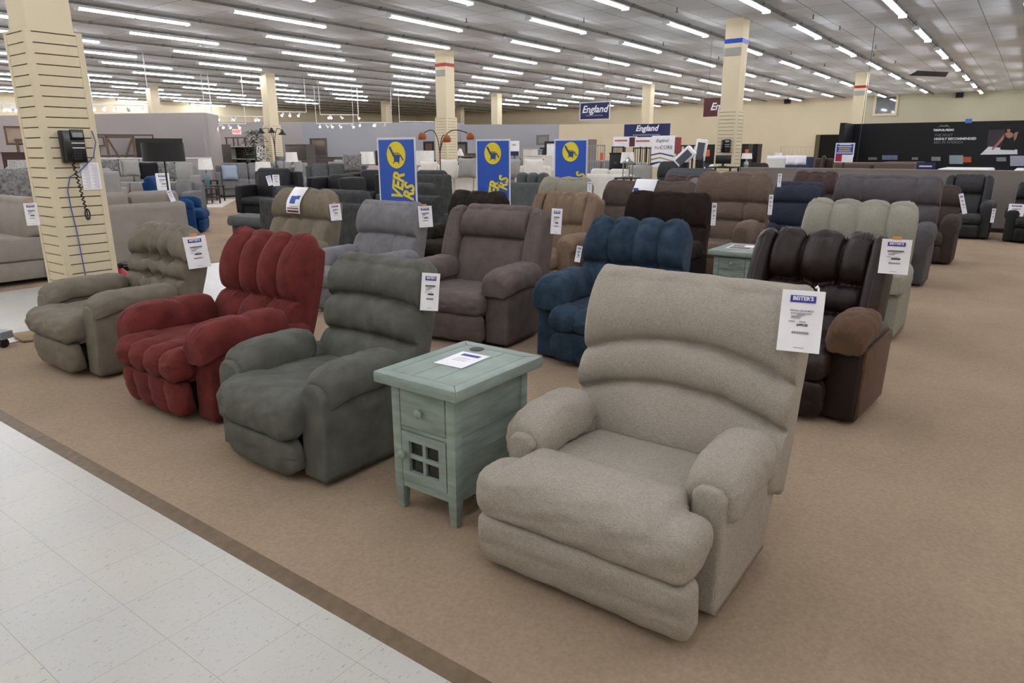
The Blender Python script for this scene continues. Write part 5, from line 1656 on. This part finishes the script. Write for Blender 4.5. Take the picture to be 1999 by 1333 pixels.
block('etagere', 'black metal shelf on the wall right of the slatwall column by the tree', 'shelf', 544, 556, 254, 24, BLKWOOD, kind='shelf', m2=LILAC, depth=0.2)
block('dresser', 'wide dark grey dresser beyond the pale sofa', 'dresser', 556, 596, 282, 19.5, WOODG)
block('mirror', 'tall framed mirror standing right of the wide dark grey dresser', 'mirror', 604, 636, 270, 22.5, WOODG, pb=306, kind='frame', m2=MIRROR)
block('dresser', 'dark dresser under the tall framed mirror', 'dresser', 596, 652, 306, 22.2, WOODG)
block('mirror', 'square mirror right of the tall framed mirror', 'mirror', 637, 658, 276, 25, WOODG, pb=302, kind='frame', m2=plain('warm_mirror', (176, 146, 116), 0.2, metal=0.4))
block('mirror', 'narrow dark framed mirror third along from the tall mirror', 'mirror', 659, 676, 275, 25, BLKWOOD, pb=303, kind='frame', m2=MIRROR)
block('dresser', 'brown dresser under the square mirror', 'dresser', 640, 678, 302, 24.8, WOODM)
block('dresser', 'low dark chest left of the silver based lamp', 'dresser', 677, 700, 290, 27.4, WOODD)
block('tall_cabinet', 'black square cabinet above the silver based lamp', 'cabinet', 704, 721, 275, 26.5, BLKWOOD)
block('display_bed', 'pink covered bed beyond the dark grey sofa', 'bed', 676, 704, 294, 23, WOODD, depth=1.9, kind='bed', m2=plain('pink_cover', (198, 176, 172), 0.9))
block('mirror', 'empty dark frame left of the arc lamp', 'mirror', 826, 846, 276, 23, BLKWOOD, kind='frame', m2=WOODM)
block('mirror', 'empty dark frame right of the slatwall column with amber lamp', 'mirror', 889, 911, 277, 23.5, BLKWOOD, kind='frame', m2=plain('dusk_glass', (120, 112, 112), 0.2))
block('dresser', 'brown wooden chest right of the cone shaded lamp', 'dresser', 906, 932, 299, 23.2, WOODM)
block('dresser', 'black chest under the arc lamp column', 'dresser', 876, 905, 306, 20.5, BLKWOOD)
block('dresser', 'black chest left of the amber arc lamp', 'dresser', 836, 856, 312, 19.0, BLKWOOD)
block('ottoman', 'pinkish cube ottoman stack left of the third blue banner', 'ottoman', 1024, 1058, 303, 18.5, M_CREAMF, depth=0.6)
block('side_chair', 'small cream box behind the pinkish cube', 'box', 1021, 1037, 291, 20.5, M_CREAMF, depth=0.4)
block('side_table', 'chrome glass table frame behind the pinkish cube', 'side table', 1037, 1045, 291, 21.5, SILVER, kind='table')
block('television_screen', 'black framed screen left of the third blue banner', 'screen', 1063, 1087, 276, 21.5, BLKWOOD, kind='frame', m2=PAPER)
block('tall_cabinet', 'black tilted headboard under the framed screen', 'headboard', 1054, 1076, 288, 24.6, BLKWOOD, depth=0.1)
block('wall_picture', 'grey abstract canvas on the blue grey partition', 'picture', 1047, 1071, 263, 28.6, plain('canvas_grey', (120, 118, 116), 0.8), pb=283, kind='frame', m2=plain('canvas_pale', (146, 144, 142), 0.8))
r = block('crate_shelf', 'pale grey wooden crate shelf right of the third banner', 'shelf', 1145, 1181, 283, 20.5, GREYCRATE, kind='grid')
card_on(r, -0.36, 0.86)
block('wire_rack', 'dark wire rack left of the tall white letter panel', 'rack', 1194, 1218, 286, 19.3, BLKWOOD, kind='grid')
block('wire_rack', 'dark wire rack directly under the white letter panels', 'rack', 1236, 1272, 288, 19.2, BLKWOOD, kind='grid')
block('dresser', 'black chest between the wire racks', 'dresser', 1190, 1214, 298, 18.6, BLKWOOD)
r = block('tall_cabinet', 'black cabinet with orange tag left of the blue taped column', 'cabinet', 1376, 1396, 282, 24, BLKWOOD)
card_on(r, 0.1, 0.9)
r = block('tall_cabinet', 'black cabinet right of the blue taped column', 'cabinet', 1440, 1461, 281, 25, BLKWOOD)
card_on(r, -0.4, 0.9)
block('tall_cabinet', 'tallest black cabinet against the cream wall right of the taped column', 'cabinet', 1463, 1480, 281, 26.4, BLKWOOD)
block('long_bench', 'low black console below the red photo panel', 'console', 1325, 1355, 283, 24, BLKWOOD, kind='table')
block('daybed', 'white slatted daybed frame against the cream wall', 'bed', 1524, 1590, 286, 27, plain('cream_painted_wood', (222, 208, 180), 0.6), kind='grid')
block('display_bed', 'white bed covered with pillows before the white daybed', 'bed', 1458, 1498, 310, 20.0, WOODW, depth=1.8, kind='bed', m2=PAPER)
block('display_bed', 'white bed with a blue headboard before the white daybed', 'bed', 1500, 1560, 307, 22.0, plain('navy_headboard', (44, 56, 84), 0.7), depth=1.8, kind='bed', m2=PAPER)
for i in range(4):
    pillow('white pillow in the row on the white bed, %s' % ('leftmost', 'second from left', 'second from right', 'rightmost')[i], atX(1506 + 19 * i, 322, 21.9 + 0.02 * i), 0.3, 0.3, PAPER, tilt=0.4)
sofa_at('brown sofa beside the dark doorway in the cream wall', 1592, 1628, 304, 22, M_OXBLOOD, n=1, seed=71)
rec_at('dark brown rounded recliner behind the corduroy recliner', 1464, 1502, 316, 18.0, velvet('dark_umber', (72, 58, 52), 0.1, 0.1), bands=((0.6, 0.05, 0, 0, 0), (1.0, 0.06, 0, 0, 0)), corner=0.12, seed=73)
# lift chairs in white wrap and a checkout stand
for (lab, px, py, D, tilt, hh) in (('upright white wrapped bed base leaning left of the taped column', 1368, 293, 19.5, 0.12, 0.55), ('low white wrapped bed base slanting right of the tall letter panel', 1337, 306, 17.8, 0.8, 0.5)):
    P = at(px, py, D)
    r = thing('wrapped_furniture', lab, 'bed base', (P.x, P.y, P.z), 0.2)
    M = Matrix.Rotation(tilt, 4, 'X')
    MB().box(-0.1, 0.1, -0.14, 0.14, -hh / 2, hh / 2, M).build('wrapped_frame', PAPER, r, bevel=0.03)
    MB().box(-0.115, -0.101, -0.1, 0.08, -hh * 0.4, hh * 0.35, M).build('grey_panel', plain('slate_panel', (84, 92, 100), 0.5), r)
    MB().box(-0.1, 0.1, -0.1, 0.1, CARPET_Z - P.z, -hh / 2 + 0.12).build('stand', BASE_M, r)
for i, (px, py, D) in enumerate(((1388, 322, 20.5),)):
    P = at(px, py, D)
    sofa('white wrapped chair left of the blue taped column', P.x, P.y, 0.1, 0.9, PAPER, H=P.z, n=1, cat='armchair', name='wrapped_chair', seed=80 + i)
P = at(1411, 325, 16.9)
mo = thing('monitor', 'black computer monitor on the checkout desk', 'monitor', (P.x, P.y, P.z), 0.3)
MB().box(-0.015, 0.015, -0.17, 0.17, 0.06, 0.25).build('screen', BLACK, mo, bevel=0.004)
MB().box(-0.01, 0.02, -0.025, 0.025, 0.0, 0.1).box(-0.07, 0.07, -0.09, 0.09, 0, 0.012).build('stand', BLACK, mo)
side_table('black checkout desk carrying the computer monitor', P.x, P.y, P.z - CARPET_Z + 0.009 - 0.001, m=BLKWOOD, w=0.6, cat='desk', name='checkout_desk')
P = atX(1417, 285, 17.3)
wall_phone('black telephone on the slatwall column with blue tape', (17.34, P.y, P.z), 0.0, 1.25)

# left: paintings, tables and shelves against the lilac gallery
def face_block(name, label, cat, pl, pr_, pt, D, m, pb=None, kind='chest', m2=None, depth=0.4):
    """same, but turned squarely to the aisle at distance D"""
    c = at((pl + pr_) / 2, pt, D)
    dep = (c - Vector((0, 0, EYE))).dot(_f)
    r = block(name, label, cat, 1000, 1010, 200, 20, m, depth=depth, kind=kind, m2=m2) if False else None
    n = len(COL.objects)
    W = (pr_ - pl) / FPX * dep * math.cos(math.atan2(c.y, c.x) - AZ)
    zb = CARPET_Z if pb is None else at(pl, pb, D).z
    H = c.z - zb
    r = thing(name, label, cat, (c.x, c.y, zb), math.atan2(c.y, c.x))
    m2 = m2 or m
    if kind == 'frame':
        t = 0.05
        MB().box(0, 0.04, -W / 2, W / 2, 0, t).box(0, 0.04, -W / 2, W / 2, H - t, H).box(0, 0.04, -W / 2, -W / 2 + t, t, H - t).box(0, 0.04, W / 2 - t, W / 2, t, H - t).build('frame', m, r)
        MB().box(0.02, 0.03, -W / 2 + t, W / 2 - t, t, H - t).build('picture', m2, r)
    elif kind == 'table':
        MB().box(0, depth, -W / 2, W / 2, H - 0.05, H).build('tabletop', m, r)
        for sx in (0.03, depth - 0.1):
            for sy in (-W / 2 + 0.02, W / 2 - 0.09):
                MB().box(sx, sx + 0.07, sy, sy + 0.07, 0, H - 0.05).build('leg', m2, r)
    elif kind == 'xframe':
        MB().box(0, 0.06, -W / 2, -W / 2 + 0.08, 0, H).box(0, 0.06, W / 2 - 0.08, W / 2, 0, H).box(0, 0.06, -W / 2, W / 2, H - 0.08, H).box(0, 0.06, -W / 2, W / 2, H * 0.1, H * 0.1 + 0.06).build('frame', m, r)
        for s in (-1, 1):
            MB().tube([(0.03, s * (W / 2 - 0.08), H * 0.15), (0.03, -s * (W / 2 - 0.08), H - 0.1)], 0.035, 6).build('cross_brace', m, r)
    else:
        MB().box(0.01, depth, -W / 2, W / 2, 0.04, H - 0.03).build('body', m, r)
        MB().box(-0.01, depth + 0.01, -W / 2 - 0.01, W / 2 + 0.01, H - 0.03, H).build('top', m2, r)
    return r
face_block('wall_picture', 'faded brown landscape painting at the left edge', 'picture', 6, 60, 246, 25, WOODM, pb=283, kind='frame', m2=mat('faded_painting', (168, 146, 130), rough=0.7, var=0.25, scale=3, bump=0))
face_block('counter_table', 'tall wooden counter table left of the near column', 'table', 27, 62, 271, 24, WOODM, kind='table', depth=0.8)
face_block('sideboard', 'dark red brown sideboard under the painting at the left edge', 'sideboard', 2, 50, 297, 21, plain('red_brown_wood', (70, 42, 38), 0.5))
face_block('barn_shelf', 'weathered wooden shelf with crossed braces right of the near column', 'shelf', 204, 262, 265, 28.3, WOODM, kind='xframe')
face_block('mantel_mirror', 'brown framed panel behind the crossed brace shelf', 'picture', 188, 300, 262, 28.9, WOODG, pb=306, kind='frame', m2=LILAC)
face_block('dining_hutch', 'long black dining hutch behind the drum shade lamp', 'hutch', 264, 356, 270, 28.4, BLKWOOD, kind='chest')
cl = face_block('wall_clock', 'round brown wall clock by the crossed brace shelf', 'clock', 184, 203, 266, 28.6, WOODM, pb=286, kind='frame', m2=LILAC)
P = at(430, 397, 24)
rg = MB().prism([tuple(at(x, y, z=CARPET_Z)[:2]) for x, y in ((350, 405), (433, 405), (462, 389), (392, 388))], CARPET_Z, CARPET_Z + 0.008, 'z').build('area_rug', plain('ivory_rug', (226, 220, 208), 0.95))
tag(rg, 'ivory area rug on the carpet at the left behind the blue chair', 'rug')
for i, (px, D, h) in enumerate(((407, 27.0, 0.62), (416, 25.2, 0.52))):
    P = at(px, 360, D)
    side_table(('taller nesting table with dark top under the teal glass lamp side', 'lower nesting table with dark top left of the grey loveseat')[i], P.x, P.y, h, m=BLKWOOD, w=0.5, cat='side table', name='nesting_table')
# exit sign
es = thing('exit_sign', 'small red lit exit sign on the lilac rear partition', 'exit sign', at(462, 257, 37.4), at(462, 257, 37.4).y and math.atan2(at(462, 257, 37).y, at(462, 257, 37).x))
MB().box(0, 0.05, -0.2, 0.2, -0.12, 0.12).build('case', PAPER, es)
text_mesh('lettering', 'EXIT', 0.17, plain('exit_red', (255, 60, 50), 0.5, emit=1.5), es, onface(0, 0, -0.003), 0.001, bold=0.008)

# ------------------------------------------------------------------ track lighting over the gallery
LENS = plain('spot_lens', (255, 240, 214), 0.4, emit=35.0)
def track(label, pa, pb, D1, D2, n, drop_px):
    A, B = at(pa[0], pa[1], D1), at(pb[0], pb[1], D2)
    z = (A.z + B.z) / 2
    A.z = B.z = z
    d = B - A
    L = d.length
    yaw = math.atan2(d.y, d.x)
    r = thing('track_light', label, 'track light', (A.x, A.y, z), yaw, 'track lights over the back gallery')
    MB().box(0, L, -0.02, 0.02, 0, 0.03).build('track', HOUSING, r)
    for k in range(max(2, int(L / 2.2) + 1)):
        x = L * k / max(1, int(L / 2.2))
        MB().tube([(x, 0, 0.02), (x, 0, CEIL - z)], 0.012, 6).build('drop_rod', HOUSING, r)
    rr = random.Random(int(pa[0]))
    for k in range(n):
        x = L * (k + 0.5) / n + rr.uniform(-0.2, 0.2)
        th = rr.uniform(0, 2 * PI) if rr.random() < 0.35 else math.atan2(-A.y, -A.x) - yaw + rr.uniform(-0.9, 0.9)
        dr = Vector((math.cos(th) * 0.75, math.sin(th) * 0.75, -0.66)).normalized()
        c = Vector((x, 0, -0.09))
        h = MB().tube([(x, 0, 0.0), tuple(c)], 0.012, 6)
        h.tube([tuple(c - dr * 0.05), tuple(c + dr * 0.09)], [0.035, 0.05], 10)
        hd = h.build('spot_head', HOUSING, r, smooth=False)
        MB().tube([tuple(c + dr * 0.088), tuple(c + dr * 0.094)], 0.044, 10).build('lens', LENS, hd)
for a in (('white track with spotlights above the lilac gallery, right of the near column', (180, 206), (292, 206), 26, 26, 5, 20), ('white track with spotlights at the far left edge', (-20, 200), (45, 206), 22, 22, 4, 20),
          ('low white track of spotlights just above the lilac gallery wall', (185, 229), (400, 216), 33, 32, 4, 20), ('white track with spotlights right of the lilac partition end', (414, 222), (520, 233), 33, 33, 5, 20),
          ('white track of spotlights beside the tree column, lower one', (540, 219), (598, 219), 32, 32, 3, 20), ('white track of spotlights left of the first banner, lower one', (618, 244), (690, 240), 36, 36, 5, 20),
          ('white track of spotlights left of the first banner, upper one', (625, 223), (700, 226), 35, 35, 4, 20), ('white track of spotlights behind the column by the first banner', (700, 239), (765, 240), 37, 37, 4, 20),
          ('white track of spotlights left of the amber lamp column', (780, 240), (880, 236), 38, 38, 5, 20), ('white track of spotlights above the brown bench', (415, 240), (480, 244), 31, 31, 4, 20)):
    track(*a)

# ------------------------------------------------------------------ upper walls on the right: window, speakers, tape, doorway, ceiling gap
A = atX(1700, 180, X1 - 0.3)
struct('wall_green_bay', MB().box(X1 - 0.25, X1 - 0.02, -8.9, atX(1688, 220, X1 - 0.3).y, 0, CEIL), GREENW)
a, b = atX(1712, 190, X1 - 0.3), atX(1746, 221, X1 - 0.3)
struct('window_1_frame', MB().box(X1 - 0.34, X1 - 0.26, b.y - 0.12, a.y + 0.12, b.z - 0.12, b.z).box(X1 - 0.34, X1 - 0.26, b.y - 0.12, b.y, b.z, a.z).box(X1 - 0.34, X1 - 0.26, a.y, a.y + 0.12, b.z, a.z).box(X1 - 0.34, X1 - 0.26, b.y - 0.12, a.y + 0.12, a.z, a.z + 0.1), CREAM2)
struct('window_1', MB().box(X1 - 0.30, X1 - 0.27, b.y, a.y, b.z, a.z), plain('dim_window_glass', (120, 126, 128), 0.05, 0.8))
for (lab, pl, pr_, pt, pb) in (('black speaker box high on the cream wall left of the green bay', 1531, 1541, 194, 202), ('black speaker box high on the wall above the black display', 1866, 1880, 181, 190)):
    a, b = atX(pl, pt, X1 - 0.62), atX(pr_, pb, X1 - 0.62)
    r = thing('wall_speaker', lab, 'speaker', (X1 - 0.62, (a.y + b.y) / 2, b.z))
    w, h = a.y - b.y, a.z - b.z
    MB().box(0, 0.3, -w / 2, w / 2, 0, h).build('cabinet', BLACK, r, bevel=0.01)
    MB().box(-0.01, 0.0, -w * 0.42, w * 0.42, h * 0.06, h * 0.94).build('grille', plain('grille_dark', (30, 28, 26), 0.8), r)
    MB().box(0.3, 0.62, -0.05, 0.05, h * 0.4, h * 0.6).build('bracket', RAILM, r)
a, b = atX(1602, 263, X1 - 0.05), atX(1652, 312, X1 - 0.05)
struct('door_4', MB().box(X1 - 0.06, X1 + 0.01, b.y, a.y, 0, a.z), plain('doorway_dark', (20, 19, 18), 0.9))
struct('door_4_frame', MB().box(X1 - 0.1, X1 - 0.02, a.y, a.y + 0.25, 0, a.z), plain('ochre_frame', (96, 88, 56), 0.8))
# loose tape on the display wall and a thin hanging cord
a, b = atX(1885, 232, 20.99), atX(1897, 240, 20.99)
tp_ = MB().box(20.98, 21.0, b.y, a.y, b.z, a.z).build('tape_strip', plain('painter_tape', (76, 122, 196), 0.6))
tag(tp_, 'blue tape strip stuck to the top edge of the black display wall', 'tape')
a = atX(1690, 200, 20.6)
tag(MB().tube([(20.6, a.y, CEIL), (20.6, a.y + 0.02, 2.6), (20.6, a.y + 0.06, 0.01)], 0.008, 6).build('thin_cord', plain('blue_grey_cord', (70, 84, 104), 0.6)), 'thin blue cord hanging from the ceiling before the black display', 'cord')
# missing ceiling tiles
p = [at(x, y, z=CEIL - 0.005) for x, y in ((1775, 147), (1790, 138), (1852, 141), (1846, 150))]
struct('ceiling_gap', MB().prism([(q.x, q.y) for q in p], CEIL - 0.012, CEIL - 0.004, 'z'), plain('dark_plenum', (34, 32, 30), 0.9))
# sprinklers
spk = MB().tube([(0, 0, 0), (0, 0, -0.09)], 0.012, 6)
spk.lathe([(0.035, -0.09), (0.035, -0.095)], 10)
sp0 = None
for (px, py) in ((1322, 15), (1640, 50), (1588, 28), (1710, 88), (1706, 104), (1545, 100), (1478, 108), (1748, 118), (1403, 110), (1610, 124), (910, 35), (1140, 35), (1295, 82)):
    P = at(px, py, z=CEIL)
    if sp0 is None:
        o = sp0 = spk.build('sprinkler', plain('dark_brass', (80, 72, 60), 0.5))
    else:
        o = sp0.copy()
        COL.objects.link(o)
    o.location = P
    tag(o, 'small dark sprinkler head poking down from the grey ceiling', 'sprinkler', 'ceiling sprinklers')

# ------------------------------------------------------------------ the price tags, hung once the chairs stand
price_tag('white price tag hanging from the right shoulder of the beige recliner', 1570, 567, 2.72, 78, full=True, clip='white', hk=1.02, hit=(1545, 590), off=0.05, pitch=0.27)
price_tag('white price tag on the right edge of the dark green grey recliner back', 842, 533, 3.68, 36, yaw=0.95, clip=None, roll=0.12, hk=1.35, hit=(825, 560))
price_tag('white price tag with orange card on the taupe tufted recliner', 378, 461, 5.55, 41, clip='orange', roll=-0.08, hit=(365, 470))
price_tag('white price tag hanging beside the flag poster on the olive tan recliner', 653, 398, 7.75, 21, clip='orange', roll=-0.06, hit=(645, 405))
price_tag('white price tag on the right side of the light grey recliner back', 829, 402, 7.2, 27, clip='orange', roll=-0.04, hit=(820, 415))
price_tag('white price tag on the right wing of the mauve brown recliner', 1088, 407, 6.35, 21, clip=None, roll=0.06, hk=1.55, hit=(1070, 420))
price_tag('white price tag with orange card hanging on the dark leather recliner', 1752, 467, 5.05, 52, clip='orange', hk=0.86, hit=(1720, 480), off=0.07)
price_tag('narrow white price tag seen edge on beside the espresso recliner', 1395, 396, 7.7, 9, clip=None, hk=3.2, hit=(1388, 415))
price_tag('small white price tag at the right edge of the pale sage recliner', 1151, 355, 12.6, 9, clip=None, hk=1.7, hit=(1146, 362))
price_tag('narrow white price tag on the right side of the corduroy recliner', 1506, 380, 9.9, 8, clip=None, hk=3.2, hit=(1500, 400))
price_tag('white price tag on the black recliner cut by the right edge of the view', 1986, 398, 15.2, 26, clip=None, hk=0.72, hit=(1990, 410))
price_tag('white price tag seen edge on at the brown recliner by the aisle', 1876, 378, 11.9, 8, clip=None, hk=3.3, roll=-0.3, hit=(1872, 380))
price_tag('white price tag dangling at the right side of the black leather recliner', 1941, 407, 15.6, 6, clip=None, hk=3.0, hit=(1930, 415))
price_tag('narrow white price tag beside the navy tweed recliner', 1523, 339, 13.2, 7, clip=None, hk=2.4, hit=(1530, 360))


price_tag('white price tag with orange clip on the warm grey sofa left of the near column', 58, 396, 12.6, 22, clip='orange', hk=1.3, hit=(84, 425))
price_tag('large white tag on the back of the blue accent chair', 316, 338, 15.2, 24, clip=None, hk=1.0, hit=(300, 352))
price_tag('white price tag at the right end of the warm grey sofa back', 329, 372, 10.6, 9, clip=None, hk=1.6, roll=-0.3, hit=(322, 380))
price_tag('white price tag on the nearest black lounge chair, right of its pair', 538, 341, 18.2, 13, clip=None, hk=1.1, hit=(545, 352))
price_tag('white price tag on the nearest black lounge chair, left of its pair', 523, 343, 18.2, 9, clip=None, hk=1.4, roll=-0.2, hit=(535, 352))
price_tag('cream care tag hanging on the left arm of the espresso recliner', 1132, 480, 7.2, 11, clip=None, hk=1.9, roll=0.15, hit=(1142, 490))
